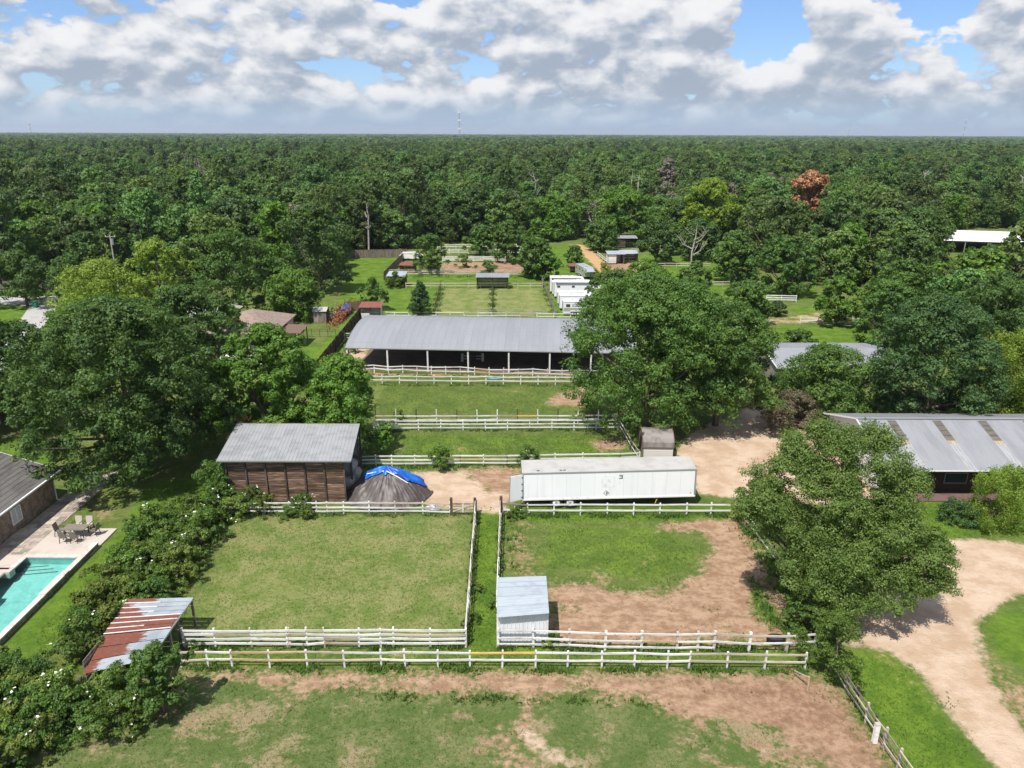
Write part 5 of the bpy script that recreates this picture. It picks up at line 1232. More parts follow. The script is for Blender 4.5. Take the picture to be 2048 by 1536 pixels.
# far fences
fence('wire_hedge_fence', 'overgrown wire fence on the left of the two mown paddocks', [(882, 572), (868, 630)], (.5, 1.0), 1.2, 'dark_wood', 'dark_wood', post_every=3, rail_h=.04)
fence('wire_hedge_fence', 'overgrown wire fence between the two mown paddocks', [(986, 576), (985, 630)], (.5, 1.0), 1.2, 'dark_wood', 'dark_wood', post_every=3, rail_h=.04)
fence('wire_hedge_fence', 'grey wire fence beside the row of horse trailers', [(1083, 560), (1112, 634)], (.5, 1.0), 1.25, 'grey_wood', 'grey_wood', post_every=2.6, rail_h=.05)
far = [('pale rail fence behind the wide run-in shelter', (812, 576), (1085, 576), 'bare_rail', (.5, 1.0)), ('rail fence along the far side of the green strip', (770, 550), (1080, 551), 'bare_rail', (.35, .75, 1.15)),
       ('white board fence in front of the orchard dirt', (885, 523), (1050, 523), WP, (.3, .6, .9, 1.2)), ('white board fence behind the orchard trees', (880, 508), (1050, 508), WP, (.4, .8, 1.2)), ('farthest white board fence of the orchard', (875, 497), (1040, 496), WP, (.5, 1.0)),
       ('white rail fence by the railed pens', (1195, 512), (1214, 527), WP, (.5, 1.0)), ('pale rail fence right of the railed pens', (1262, 535), (1420, 535), 'bare_rail', (.5, 1.0)), ('pale rail fence across the far right paddock', (1262, 504), (1440, 503), 'bare_rail', (.5, 1.0)),
       ('dark rail fence below the right hand trees', (1420, 573), (1545, 572), 'bare_rail', (.5, 1.0)), ('white three rail fence by the right paddock trees', (1532, 603), (1592, 604), WP, (.4, .8, 1.2)), ('white rail fence along the sandy track', (1600, 647), (1672, 647), WP, (.5, 1.0)),
       ('short white rail fence right of the sandy track', (1690, 642), (1722, 642), WP, (.5, 1.0)), ('white rail fence behind the red pen', (1130, 562), (1150, 562), WP, (.5, 1.0))]
for lab, a, b, mt, hs_ in far: fence('far_fence', lab, [a, b], hs_, hs_[-1] + .12, mt, mt, post_every=2.6, sag=.02, rail_h=.18, group='far paddock fences')
# paddock panel gate
pg = thing('pipe_gate', 'grey pipe gate panels at the front of the mown paddocks', 'gate', G(960, 634))
e_ = G(1088, 634) - G(960, 634)
for k in range(7): c = e_*(k/6); box(pg, 'upright', 'steel', (c.x, c.y, .7), (.07, .07, 1.4))
for z in (.4, .75, 1.1, 1.4): beam(pg, 'pipe', 'steel', (0, 0, z), (e_.x, e_.y, z), .04, .05)

# ---- smaller things
tr = thing('water_trough', 'black rubber water trough behind the near right fence', 'trough', G(1551, 1285))
m = MB(); n = 14
o_ = [(.58*math.cos(2*math.pi*i/n)*(1.0), .32*math.sin(2*math.pi*i/n)) for i in range(n)]
v = [(x, y, 0) for x, y in o_] + [(x*1.06, y*1.06, .42) for x, y in o_] + [(x*.98, y*.96, .42) for x, y in o_] + [(x*.92, y*.9, .08) for x, y in o_]
f = [tuple(reversed(range(n)))] + [(r*n+i, r*n+(i+1) % n, (r+1)*n+(i+1) % n, (r+1)*n+i) for r in range(3) for i in range(n)] + [tuple(range(3*n, 4*n))]
obj('basin', pmesh('basin', v, f, 'black_rubber'), tr); box(tr, 'water', 'glass', (0, 0, .3), (.8, .34, .01))
ps = thing('playset', 'reddish wooden swing set half hidden in the shade behind the plank barn', 'playset', G(450, 862))
for x in (-1.6, 1.6):
    for s in (-1, 1): beam(ps, 'leg', 'dead_branch', (x, s*.9, 0), (x, s*.1, 2.5), .1, .1)
beam(ps, 'crossbar', 'tan_rail', (-1.9, 0, 2.5), (1.9, 0, 2.5), .12, .12); box(ps, 'tower_deck', 'dead_branch', (2.5, 0, 1.4), (1.3, 1.3, .1))
for x in (1.95, 3.05): box(ps, 'tower_post', 'dead_branch', (x, -.55, 1.2), (.1, .1, 2.4)); box(ps, 'tower_post', 'dead_branch', (x, .55, 1.2), (.1, .1, 2.4))
beam(ps, 'slide', 'yellow_paint', (2.2, -.7, 1.4), (1.2, -2.6, .15), .5, .06)
for x in (-.7, .6):
    box(ps, 'swing_seat', 'black_print', (x, 0, .55), (.5, .2, .04))
    for s in (-.22, .22): beam(ps, 'swing_rope', 'tan_rail', (x + s, 0, .55), (x + s, 0, 2.45), .03, .03)
bh = thing('brush_heap', 'rust brown heap of dead branches against the dark privacy fence', 'brush', G(697, 632))
rgb = np.random.default_rng(3); P = rgb.normal(size=(1400, 3))*np.array([1.3, 3.6, .55]) ; P[:, 2] = np.abs(P[:, 2]) + .1; P[:, 0] = -np.abs(P[:, 0])
V, Qd = leaf_quads(P, unit(rgb.normal(size=(1400, 3))), .32, rgb, .25); obj('branches', npmesh('branches', V, Qd, 'dead_branch'), bh)
bt2 = thing('covered_trampoline', 'collapsed blue sheeted frame in the shade by the board fence', 'frame', G(680, 628))
for k in range(6): a = k*math.pi/3; box(bt2, 'pole', 'steel', (1.9*math.cos(a), 1.9*math.sin(a), 1.0), (.06, .06, 2.0))
m = MB(); m.tube([(1.9*math.cos(k*math.pi/9), 1.9*math.sin(k*math.pi/9), .8) for k in range(19)], [.05]*19, 6); m.build('ring', 'steel', bt2); obj('sheet', pmesh('sheet', [(.2, -1.5, .1), (1.9, -.6, .1), (1.7, .9, 1.5), (.5, .2, 1.7), (1.2, -.4, 1.0)], [(0, 1, 4), (1, 2, 4), (2, 3, 4), (3, 0, 4)], 'blue_plastic'), bt2)
tl = thing('teal_tarp_bundle', 'pale teal sheeting bundle beside the blue sheeted frame', 'bundle', G(668, 633))
v, f = [], []
for i in range(6):
    for j in range(10): a = 2*math.pi*j/10; r_ = 1.2*math.cos(i*math.pi/11); v.append((r_*math.cos(a)*rgb.uniform(.85, 1.1), .8*r_*math.sin(a)*rgb.uniform(.85, 1.1), .75*math.sin(i*math.pi/11)))
f = [(i*10+j, i*10+(j+1) % 10, (i+1)*10+(j+1) % 10, (i+1)*10+j) for i in range(5) for j in range(10)]; obj('sheet', pmesh('sheet', v, f, 'teal_plastic'), tl)
hsx = thing('garden_hose', 'coiled green hose lying by the fence outside the arena', 'hose', G(990, 757))
m = MB(); pts = [(.9*(1 - i/90)*math.cos(i*.5) * 1.2, .5*(1 - i/90)*math.sin(i*.5), .05 + .001*i) for i in range(60)]; m.tube(pts, [.03]*60, 5); m.build('coil', 'teal_plastic', hsx)
ad = thing('picnic_table', 'white picnic table with benches at the left lawn edge', 'table', G(688, 552))
box(ad, 'table_top', 'white_trim', (0, 0, .75), (1.6, .9, .05))
for x in (-.7, .7):
    for y in (-.35, .35): box(ad, 'leg', 'white_trim', (x, y, .37), (.06, .06, .74))
for x in (-1.3, 1.3): box(ad, 'bench_seat', 'white_trim', (x, 0, .45), (.45, .9, .05)); box(ad, 'bench_leg', 'white_trim', (x, .3, .22), (.06, .06, .44)); box(ad, 'bench_leg', 'white_trim', (x, -.3, .22), (.06, .06, .44))
for y in (-.3, .3): beam(ad, 'bench_arm', 'white_trim', (-1.3, y, .38), (1.3, y, .38), .05, .08)
bo = thing('covered_boat', 'white covered boat by the round tree beyond the lawn fence', 'boat', G(822, 520))
m = MB(); m.prism([(-2.6, .5), (2.0, .5), (3.0, 1.3), (-2.7, 1.3)], -.9, .9, 'y'); m.build('hull', 'white_trim', bo); m = MB(); m.prism([(-2.7, 1.31), (2.9, 1.31), (1.0, 2.0), (-2.0, 1.9)], -.8, .8, 'y'); m.build('cover', 'pale_concrete', bo)
for y in (-.8, .8): m = MB(); m.tube([(-.6, y-.1, .3), (-.6, y+.1, .3)], [.3, .3], 10); m.build('wheel', 'black_rubber', bo)
# radio masts on the horizon
def mast(label, px, Y, hgt, w):
    b = atY(px, 275, Y); b.z = 0; t = thing('radio_mast', label, 'mast', b, 0, 'radio masts on the horizon'); 
    for k in range(3):
        a = k*2.094; beam(t, 'leg', 'steel' if k else 'red_metal', (w*math.cos(a), w*math.sin(a), 0), (w*.6*math.cos(a), w*.6*math.sin(a), hgt), w*.28, w*.28)
    m = MB()
    for k in range(24):
        z0 = hgt*k/24; a = 2.094*(k % 3); b_ = 2.094*((k+1) % 3); m.beam((w*.8*math.cos(a), w*.8*math.sin(a), z0), (w*.8*math.cos(b_), w*.8*math.sin(b_), z0 + hgt/24), w*.16, w*.16)
    m.build('lattice', 'steel', t)
    for z in (.97, .72, .45): box(t, 'antenna', 'white_trim', (0, 0, hgt*z), (w*3.2, w*1.6, hgt*.05))
mast('tall pale lattice radio mast standing on the centre horizon', 919, 2600, 98, 2.6)
mast('thin leaning mast on the far left horizon', 64, 3400, 68, 2.2)
mast('thin mast on the far right horizon', 1926, 3400, 96, 1.8)
mast('faintest pair mast on the right horizon', 1697, 4200, 88, 1.6)

# ================================================================== TREES THAT STAND OUT
hero('oak_tree', 'largest rounded oak, spreading over the right end of the arena', 1290, 850, 330, 548, 'oak', 'leaf_oak', 307, 102300, 0.119, 21, zb=.12, crf=0.139, lobe=.14)
hero('oak_tree', 'rounded oak right of the largest oak, at the edge of the sandy yard', 1430, 850, 230, 600, 'oak', 'leaf_oak', 181, 59400, 0.119, 22, zb=.14, crf=0.160, lobe=.14)
hero('oak_tree', 'dark broad tree towering over the pool lawn on the left', 278, 955, 345, 596, 'oak', 'leaf_dark', 343, 102300, 0.119, 23, zb=.10, crf=0.130, lobe=.16)
hero('oak_tree', 'dark tree at the left frame edge behind the small lawn', 10, 852, 250, 640, 'oak', 'leaf_dark', 198, 49500, 0.140, 24, zb=.08, crf=0.151)
hero('oak_tree', 'dark upright tree between the big left tree and the bright green trees', 400, 868, 190, 570, 'tall', 'leaf_dark', 162, 42900, 0.133, 25, zb=.1, crf=0.185)
hero('maple_tree', 'bright green tree directly behind the plank barn roof', 552, 895, 190, 650, 'oak', 'leaf_bright', 145, 49500, 0.126, 26, zb=.1, crf=0.176, lobe=.22)
hero('maple_tree', 'bright green tree right of the plank barn roof', 692, 905, 180, 712, 'oak', 'leaf_bright', 108, 42900, 0.126, 27, zb=.04, crf=0.202, lobe=.2)
fb = G(1676, 1222)
FL_ = [(1640, 895, 43, 2.3), (1735, 905, 43, 2.3), (1570, 945, 42.5, 2.1), (1800, 985, 42, 2.0), (1530, 1010, 41.5, 1.7), (1650, 990, 41.5, 2.8), (1755, 1055, 41, 2.7), (1845, 1105, 40.5, 1.9), (1575, 1075, 41, 2.0), (1680, 1115, 40.2, 2.6), (1620, 1165, 39.6, 1.8), (1775, 1170, 39.6, 2.1), (1700, 1215, 39.0, 1.7), (1855, 1160, 40, 1.4), (1500, 985, 41.8, .9), (1880, 1085, 40.3, .9)]
lob_ = []
for px, py, Y_, r_ in FL_:
    q_ = atY(px, py, Y_) - fb; lob_.append((q_.x, q_.y, max(q_.z, r_*.5), r_))
place(make_tree('oak', 13.4, 6.4, 380, 190000, .064, 'leaf_fine', seed=28, zb=.12, crf=.13, sub=16, squash=.65, limbs=26, trunk_r=.2, lobes=lob_), 'feathery_tree', 'airy fine leaved tree beside the drive, nearest tree on the right', 'tree', fb)
hero('sapling', 'small yellow green sapling at the corner of the near fence', 1662, 1345, 125, 1228, 'oak', 'leaf_weed', 53, 10725, 0.059, 29, zb=.12, crf=0.202, lobe=.3, limbs=12, trunk_r=.05)
hero('sapling', 'low dark bushy sapling under the feathery tree by the grey fence', 1610, 1262, 100, 1178, 'round', 'leaf_shrub', 43, 8580, 0.063, 30, zb=.05, crf=0.227)
hero('willow_tree', 'yellow green weeping tree at the right frame edge', 2008, 842, 165, 668, 'willow', 'leaf_willow', 126, 39600, 0.105, 31, zb=.05, crf=0.168, squash=1.1)
hero('oak_tree', 'tall dark dense tree behind the skylight stable', 1845, 845, 262, 588, 'tall', 'leaf_cedar', 198, 56100, 0.133, 32, zb=.06, crf=0.168, lobe=.1)
hero('maple_tree', 'mid green tree in front of the low grey barn', 1645, 838, 190, 690, 'oak', 'leaf_oak', 126, 39600, 0.112, 33, zb=.08, crf=0.193)
hero('crape_myrtle', 'purple tinged bushy tree between the oak and the stable', 1582, 862, 120, 782, 'round', 'leaf_plum', 60, 18150, 0.077, 34, zb=.06, crf=0.210)
hero('yellow_bush_tree', 'yellowish feathery small tree in front of the stable wall', 1992, 1042, 140, 935, 'willow', 'leaf_willow', 60, 19800, 0.059, 35, zb=.08, crf=0.202, lobe=.25)
hero('round_bush', 'dark round bush on the lawn in front of the stable', 1918, 1044, 78, 1004, 'shrub', 'leaf_cedar', 39, 8250, 0.056, 36, cat='bush', zb=.02, crf=0.235, limbs=4)
hero('lush_bush', 'glossy green bushy tree beside the rusty lean-to roof', 328, 1424, 124, 1290, 'round', 'leaf_oak', 60, 18150, 0.066, 37, zb=.06, crf=0.210, lobe=.2)
hero('shrub', 'round bright shrub on the fence behind the straw yard', 881, 938, 48, 892, 'round', 'leaf_bright', 29, 5940, 0.059, 38, cat='bush', zb=.02, crf=0.252, limbs=4)
hero('shrub', 'flowering shrub at the left rear corner of the semi trailer', 1056, 930, 50, 892, 'round', 'leaf_weed', 29, 5280, 0.059, 39, cat='bush', zb=.02, crf=0.252, limbs=4, flowers=14)
hero('shrub', 'small bright shrub at the left end of the double fence', 799, 842, 34, 820, 'round', 'leaf_bright', 17, 2640, 0.063, 40, cat='bush', zb=.02, crf=0.269, limbs=3)
hero('cedar_tree', 'neat conical cedar in the small paddock behind the arena', 841, 634, 66, 560, 'cone', 'leaf_cedar', 108, 11550, 0.112, 41, zb=.06, crf=0.185, lobe=.08, limbs=4)
hero('cedar_tree', 'young upright tree beside the red roofed stall', 746, 620, 52, 553, 'tall', 'leaf_oak', 53, 8250, 0.119, 42, zb=.1, crf=0.218)
hero('pasture_tree', 'round tree beside the covered boat and low red shed', 862, 548, 70, 468, 'round', 'leaf_oak', 72, 11550, 0.154, 43, zb=.08, crf=0.185)
mids = [('leafy tree in the orchard left of the dirt strip', 960, 512, 60, 448, 'oak', 'leaf_oak'), ('double crowned tree in the middle of the orchard dirt', 1020, 524, 78, 440, 'oak', 'leaf_oak'), ('bushy dark tree left of the horse trailers', 1070, 556, 78, 470, 'round', 'leaf_oak'),
        ('bright green small tree left of the horse trailers', 1095, 560, 56, 502, 'round', 'leaf_bright'), ('small tree by the end of the sandy drive', 1148, 535, 44, 490, 'round', 'leaf_oak'), ('dark tree shading the top of the sandy drive', 1200, 502, 72, 440, 'oak', 'leaf_oak'),
        ('dense tree right of the railed pens', 1312, 528, 72, 436, 'tall', 'leaf_dark'), ('dark shaggy tree just above the largest oak', 1228, 655, 120, 538, 'oak', 'leaf_dark'), ('pale green tree above the largest oak', 1310, 620, 80, 535, 'oak', 'leaf_bright'),
        ('green tree rising right above the largest oak', 1385, 645, 90, 520, 'tall', 'leaf_oak'), ('dark round tree at the left of the sandy track', 1492, 648, 100, 560, 'round', 'leaf_oak'), ('tall tree at the bend of the right paddock fence', 1568, 592, 110, 470, 'oak', 'leaf_oak'),
        ('bright tree standing over the white track fence', 1672, 652, 84, 552, 'tall', 'leaf_bright'), ('small dark tree in the bright right field', 1592, 706, 62, 658, 'round', 'leaf_oak'), ('tree at the right end of the bright field', 1770, 700, 120, 560, 'oak', 'leaf_oak'),
        ('round shrub tree between the sandy track and the fence', 1553, 632, 40, 602, 'round', 'leaf_cedar'), ('full round tree beside the garden shed', 590, 640, 130, 540, 'round', 'leaf_bright'), ('tall bright tree behind the tan house', 480, 640, 150, 458, 'oak', 'leaf_oak'),
        ('dark tall tree at the left edge of the far lawn', 640, 585, 130, 405, 'oak', 'leaf_dark'), ('olive pine crown above the hidden grey roof', 330, 645, 130, 478, 'oak', 'leaf_willow'), ('wide olive tree beside the utility pole', 215, 640, 190, 520, 'oak', 'leaf_willow'),
        ('dark tree by the street on the left', 55, 612, 130, 500, 'oak', 'leaf_dark'), ('mid green tree left of the tan house roof', 440, 705, 95, 590, 'tall', 'leaf_oak'), ('leafy tree covering the hidden grey roof', 350, 745, 150, 610, 'oak', 'leaf_dark'), ('broad green tree behind the dark left tree', 175, 760, 190, 610, 'oak', 'leaf_oak'),
        ('tall tree left of the far right white roof', 1830, 560, 130, 410, 'oak', 'leaf_dark'), ('round tree in front of the far right white roof', 1985, 560, 110, 490, 'oak', 'leaf_dark'), ('bushy tree above the right willow', 1975, 700, 170, 545, 'oak', 'leaf_dark'), ('broad tree behind the tall dense stable tree', 1790, 660, 150, 520, 'oak', 'leaf_oak'),
        ('bright yellow green tree standing above the forest edge', 1415, 478, 105, 356, 'round', 'leaf_yellow'), ('rust brown dead leaved tree in the forest', 1613, 434, 88, 342, 'oak', 'leaf_rusty'), ('grey bare crowned tree in the right forest', 1332, 400, 42, 314, 'oak', 'leaf_grey'), ('bright green tree at the forest edge behind the orchard', 1240, 478, 120, 372, 'oak', 'leaf_bright'),
        ('bright green tree left of the sandy drive head', 1100, 478, 110, 388, 'oak', 'leaf_bright'),
        ('leafy tree in the open paddock right of the bare white tree', 1462, 566, 100, 462, 'oak', 'leaf_oak'), ('low bright tree below the railed pens', 1290, 566, 72, 518, 'round', 'leaf_bright'), ('shaggy tree behind the bare white tree', 1400, 520, 90, 436, 'oak', 'leaf_dark'), ('bushy tree at the left of the bare white tree', 1350, 508, 66, 446, 'round', 'leaf_oak')]
HERO_P = []
for i, (lab, px, pb, wp, pt_, kd, lm) in enumerate(mids):
    b, rad, h = tree_px(px, pb, wp, pt_); HERO_P.append((b.x, b.y, rad))
    dp = depth(b); lf = min(.4, .115*dp/85); nl = int(min(20000, max(2600, 3.4*4*rad*(rad + h)/ (lf*lf*1.2)/1.0)))
    hero('broadleaf_tree', lab, px, pb, wp, pt_, kd, lm, int(46 + rad*8), nl, lf, 100 + i, zb=.08, crf=0.193)

def dead_tree(label, px, pb, pt_, spread, seed, mat='pale_bark'):
    rg = random.Random(seed); b, _, h = tree_px(px, pb, 10, pt_); m = MB(); tr_ = h*.016
    m.tube([(0, 0, 0), (rg.uniform(-.3, .3), 0, h*.4), (rg.uniform(-.6, .6), 0, h*.75), (rg.uniform(-1, 1), 0, h)], [tr_*1.3, tr_, tr_*.7, tr_*.25], 7)
    t = thing('dead_tree', label, 'tree', b); m.build('trunk', mat, t)
    for k in range(9):
        z = h*rg.uniform(.35, .9); a = rg.uniform(0, 6.28); L = spread*rg.uniform(.4, 1)*(1.1 - z/h*.6); e = Vector((L*math.cos(a), L*math.sin(a), z + L*rg.uniform(.5, 1.1))); md = Vector((L*.5*math.cos(a), L*.5*math.sin(a), z + L*.25))
        m = MB(); m.tube([(0, 0, z), md, e], [tr_*.55, tr_*.4, tr_*.12], 5)
        for q in range(3):
            s = md.lerp(e, rg.uniform(0, .8)); m.tube([s, s + Vector((rg.uniform(-1, 1), rg.uniform(-1, 1), rg.uniform(.3, 1.2)))*L*.35], [tr_*.22, tr_*.06], 4)
        m.build('branch', mat, t)
for a in ((('bare white dead tree right of the railed pens'), 1382, 545, 448, 5.5, 1), ('pale dead snag in the centre forest', 1068, 430, 342, 5, 2), ('bleached dead tree in the far right forest', 1838, 420, 340, 5, 3), ('leftmost of a cluster of bare trunks in the forest', 1262, 430, 342, 1.5, 4), ('rightmost of a cluster of bare trunks in the forest', 1272, 430, 346, 1.5, 5),
          ('tall bare trunk behind the grey lawn fence', 738, 506, 405, 1.6, 6), ('bare dead tree by the right forest edge', 1525, 430, 365, 4, 7), ('greyish dead tree at the right frame edge', 2030, 440, 340, 6, 8)): dead_tree(*a)

# ================================================================== SHRUBS OF THE OVERGROWN HEDGE
shp = [make_tree('shrub', 2.3, 1.5, 28, 7000, .058, m_, 'bark', zb=.02, seed=200 + i, crf=0.227, limbs=6, trunk_r=.05, flowers=fl, lobe=.25) for i, (m_, fl) in enumerate((('leaf_shrub', 0), ('leaf_shrub', 16), ('leaf_oak', 0), ('leaf_weed', 18), ('leaf_shrub', 8)))]
rgs = np.random.default_rng(77)
def shrub(i, x, y, s, label, group, hz=1.0, name='hedge_shrub'):
    return place(shp[i], name, label, 'bush', (x, y, -.05), rgs.uniform(0, 6.28), (s, s, s*hz), group)
cnt = 0
zone = poly_g([(345, 1215), (395, 1140), (440, 1060), (430, 1028), (330, 1040), (255, 1125), (180, 1230), (125, 1310), (180, 1330)])
pts = []
while len(pts) < 46:
    p = np.array([rgs.uniform(-30, -22), rgs.uniform(36.5, 55.5)])
    if sdist(p[None], zone)[0] > .5 and all(np.hypot(*(p - q)) > 1.25 for q in pts): pts.append(p)
    cnt += 1
    if cnt > 9000: break
for p in pts: 
    near_ = 'beside the pool wall lawn' if p[0] < -26.6 else 'along the left paddock edge'
    i = int(rgs.choice([0, 0, 1, 1, 2, 3, 4])); lab = {0: 'plain olive green hedge shrub', 1: 'white flowered olive hedge shrub', 2: 'dark glossy hedge shrub', 3: 'light green white flowered hedge shrub', 4: 'sparsely flowered hedge shrub'}[i] + ' ' + near_
    shrub(i, p[0], p[1], rgs.uniform(.85, 1.35), lab, 'overgrown hedge beside the pool lawn', rgs.uniform(.8, 1.1))
zone = poly_g([(-120, 1330), (50, 1345), (140, 1390), (240, 1405), (330, 1428), (300, 1455), (200, 1478), (110, 1500), (60, 1536), (-60, 1640), (-200, 1640)])
pts2 = []; cnt = 0
while len(pts2) < 44 and cnt < 9000:
    p = np.array([rgs.uniform(-36, -18), rgs.uniform(24, 37)]); cnt += 1
    if sdist(p[None], zone)[0] > .35 and all(np.hypot(*(p - q)) > 1.15 for q in pts2): pts2.append(p)
for p in pts2:
    near_ = 'in the bottom left thicket' if p[1] < 32.2 else 'in the thicket in front of the rusty lean-to'
    i = int(rgs.choice([0, 1, 1, 2, 3, 3, 4])); lab = {0: 'plain olive shrub', 1: 'white flowered olive shrub', 2: 'dark glossy shrub', 3: 'light green white flowered shrub', 4: 'sparsely flowered shrub'}[i] + ' ' + near_
    shrub(i, p[0], p[1], rgs.uniform(.75, 1.2), lab, 'thicket at the bottom left', rgs.uniform(.75, 1.05))
for k, (px, py, s, i, lab) in enumerate(((452, 1012, 1.05, 3, 'light vine covered shrub at the left corner of the plank barn'), (440, 1000, 1.3, 2, 'tall creeper climbing the left corner of the plank barn'), (500, 1022, .95, 3, 'flowering shrub in front of the left bays of the plank barn'), (535, 1024, .75, 1, 'low flowering shrub against the plank barn fence'), (606, 1022, .75, 3, 'flowering shrub in front of the right bays of the plank barn'),
        (470, 1036, .9, 4, 'low shrub at the fence foot left of the paddock corner'), (575, 1036, .5, 2, 'small dark shrub at the paddock fence foot'), (615, 1036, .5, 4, 'small shrub at the fence by the plank barn corner'))):
    b = G(px, py); shrub(i, b.x, b.y, s, lab, 'shrubs in front of the plank barn', 1.25 if k == 1 else 1.0, 'vine_shrub')
for (px, py, s, i, lab) in ((1040, 1034, .45, 3, 'leafy weed shrub at the left end of the trailer fence'), (1025, 1036, .4, 0, 'dark weed shrub by the right lane corner'), (1100, 1288, .45, 0, 'weed shrub at the right foot of the tin shed'), (395, 1292, .4, 3, 'weed shrub at the left end of the four rail fence'), (958, 1180, .3, 0, 'small weed clump halfway down the lane fence'), (952, 1240, .3, 2, 'small dark weed clump low on the lane fence'), (985, 1215, .3, 2, 'weed clump on the lane side of the tin shed'),
        (1490, 1040, .9, 0, 'dark undergrowth shrub at the top of the curved fence'), (1530, 1080, .9, 2, 'dark undergrowth shrub behind the curved fence'), (1575, 1165, 1.0, 0, 'olive undergrowth shrub behind the curved fence'), (715, 690, 1.0, 2, 'shrub between arena roof and dark privacy fence'), (703, 705, .8, 0, 'lower shrub beside the arena left end'), (975, 553, 1.6, 2, 'round shrub at the orchard dirt edge'), (1205, 558, 1.6, 0, 'olive shrub right of the wide run-in shelter'), (925, 535, 1.4, 1, 'flowering shrub on the orchard dirt'), (790, 575, 1.5, 0, 'shrub beside the patched roof shelter'),
        (620, 770, 1.3, 2, 'dark shrub at the near end of the dark privacy fence'), (1640, 1215, 1.0, 0, 'undergrowth shrub below the feathery tree'), (1600, 1195, .8, 2, 'dark undergrowth at the grey fence under the feathery tree')):
    b = G(px, py); shrub(i, b.x, b.y, s, lab, 'scattered shrubs and weeds', 1.0, 'wild_shrub')

# ================================================================== FOREST
def proto(kind, Ht, Rd, ncl, nl, leaf, seed, mat='leaf_forest', **kw): return make_tree(kind, Ht, Rd, ncl, nl, leaf, mat, seed=seed, **kw)
FP = [('oak', proto('oak', 14, 6.2, 97, 7820, 0.29, 301, zb=.12, crf=0.202)), ('oak', proto('oak', 13, 5.4, 89, 7140, 0.27, 302, zb=.1, crf=0.210)), ('tall', proto('tall', 16, 4.6, 89, 7140, 0.27, 303, zb=.1, crf=0.227)),
      ('tall', proto('tall', 15, 4.2, 81, 6460, 0.26, 304, zb=.14, crf=0.235)), ('pine', proto('cone', 17, 3.8, 97, 6120, 0.24, 305, zb=.25, crf=0.227)), ('round', proto('round', 11, 5.0, 81, 6800, 0.26, 306, zb=.08, crf=0.218)), ('round', proto('round', 12.5, 4.6, 74, 6120, 0.26, 307, 'leaf_bright', zb=.08, crf=0.227)), ('oak', proto('oak', 15, 5.8, 97, 7140, 0.29, 308, 'leaf_dark', zb=.1, crf=0.202)),
      ('olive', proto('oak', 13, 5.0, 85, 6000, .27, 309, 'leaf_fine', zb=.1, crf=.22)), ('bare', proto('oak', 14, 4.4, 60, 1500, .17, 310, 'leaf_grey', bmat='pale_bark', zb=.2, crf=.2, limbs=22))]
rgf = np.random.default_rng(9)
clear = [poly_g(p) for p in ([(600, 800), (560, 640), (640, 612), (686, 600), (680, 530), (690, 508), (815, 506), (840, 490), (1150, 484), (1165, 478), (1290, 480), (1480, 490), (1500, 545), (1650, 590), (1755, 625), (1765, 730), (1600, 900), (600, 900)],
         [(-200, 575), (130, 574), (330, 596), (330, 655), (100, 760), (-200, 800)], [(1850, 525), (1880, 488), (2040, 488), (2100, 520), (2000, 530)])]
def allowed(P):
    ok = P[:, 1] > 147
    rightz = (P[:, 0] > .52*P[:, 1]) & (P[:, 1] > 100)
    ok |= rightz
    for c in clear: ok &= sdist(P, c) < -1.5
    for (x, y, r_) in HERO_P: ok &= ((P[:, 0]-x)**2 + (P[:, 1]-y)**2) > (r_*.8)**2
    ok &= np.abs(P[:, 0]) < .80*P[:, 1] + 25
    # keep the special trees in view
    for (px, pb) in ((1590, 432), (1613, 432), (1636, 432), (1415, 478), (1068, 430), (1838, 420), (1268, 430), (1332, 400)):
        b = G(px, pb); k = (P[:, 1]/b.y); ok &= ~((np.abs(P[:, 0]/P[:, 1] - b.x/b.y) < 7/b.y) & (k < 1.0) & (k > .76))
    b = G(1613, 434); ok &= ~((np.abs(P[:, 0]/P[:, 1] - b.x/b.y) < 10/b.y) & (P[:, 1] < b.y) & (P[:, 1] > .64*b.y))
    # the white roof on the far right stays visible
    ok &= ~((P[:, 0]/P[:, 1] > .555) & (P[:, 0]/P[:, 1] < .74) & (P[:, 1] > 118) & (P[:, 1] < 250))
    return ok
def scatter(y0, y1, sp):
    out = []
    for y in np.arange(y0, y1, sp):
        w_ = .80*y + 25; x = np.arange(-w_, w_, sp); out.append(np.column_stack([x, np.full(len(x), y)]))
    P = np.concatenate(out); return P + rgf.uniform(-.46, .46, P.shape)*sp
P1 = scatter(100, 420, 5.9); P1 = P1[allowed(P1)]
order = np.argsort(np.hypot(P1[:, 0], P1[:, 1]) + 1000*(np.abs(P1[:, 0]/P1[:, 1]) > .71)); P1 = P1[order]
N_IND = 280
fl = {'oak': 'broad rounded forest tree', 'tall': 'tall oval forest tree', 'pine': 'pointed pine like forest tree', 'round': 'bushy round forest tree', 'olive': 'pale olive forest tree', 'bare': 'thin greyish half bare forest tree'}
def zone_name(x, y): 
    r_ = x/y; return 'in the woodland behind the left houses' if r_ < -.28 else ('at the woodland edge behind the orchard' if r_ < .12 else 'in the woodland behind the railed pens' if r_ < .36 else 'in the woodland at the right beyond the stable')
for x, y in P1[:N_IND]:
    i = int(rgf.choice(10, p=[.15, .13, .13, .11, .08, .11, .08, .11, .07, .03])); kd, pr = FP[i]; s = rgf.choice([rgf.uniform(.5, .75), rgf.uniform(.75, 1.1), rgf.uniform(1.1, 1.3)], p=[.25, .57, .18])
    place(pr, 'forest_tree', fl[kd] + ' ' + zone_name(x, y), 'tree', (x, y, 0), rgf.uniform(0, 6.28), (s, s, s*rgf.uniform(.85, 1.12)), 'forest trees ' + zone_name(x, y) + ' ' + kd)
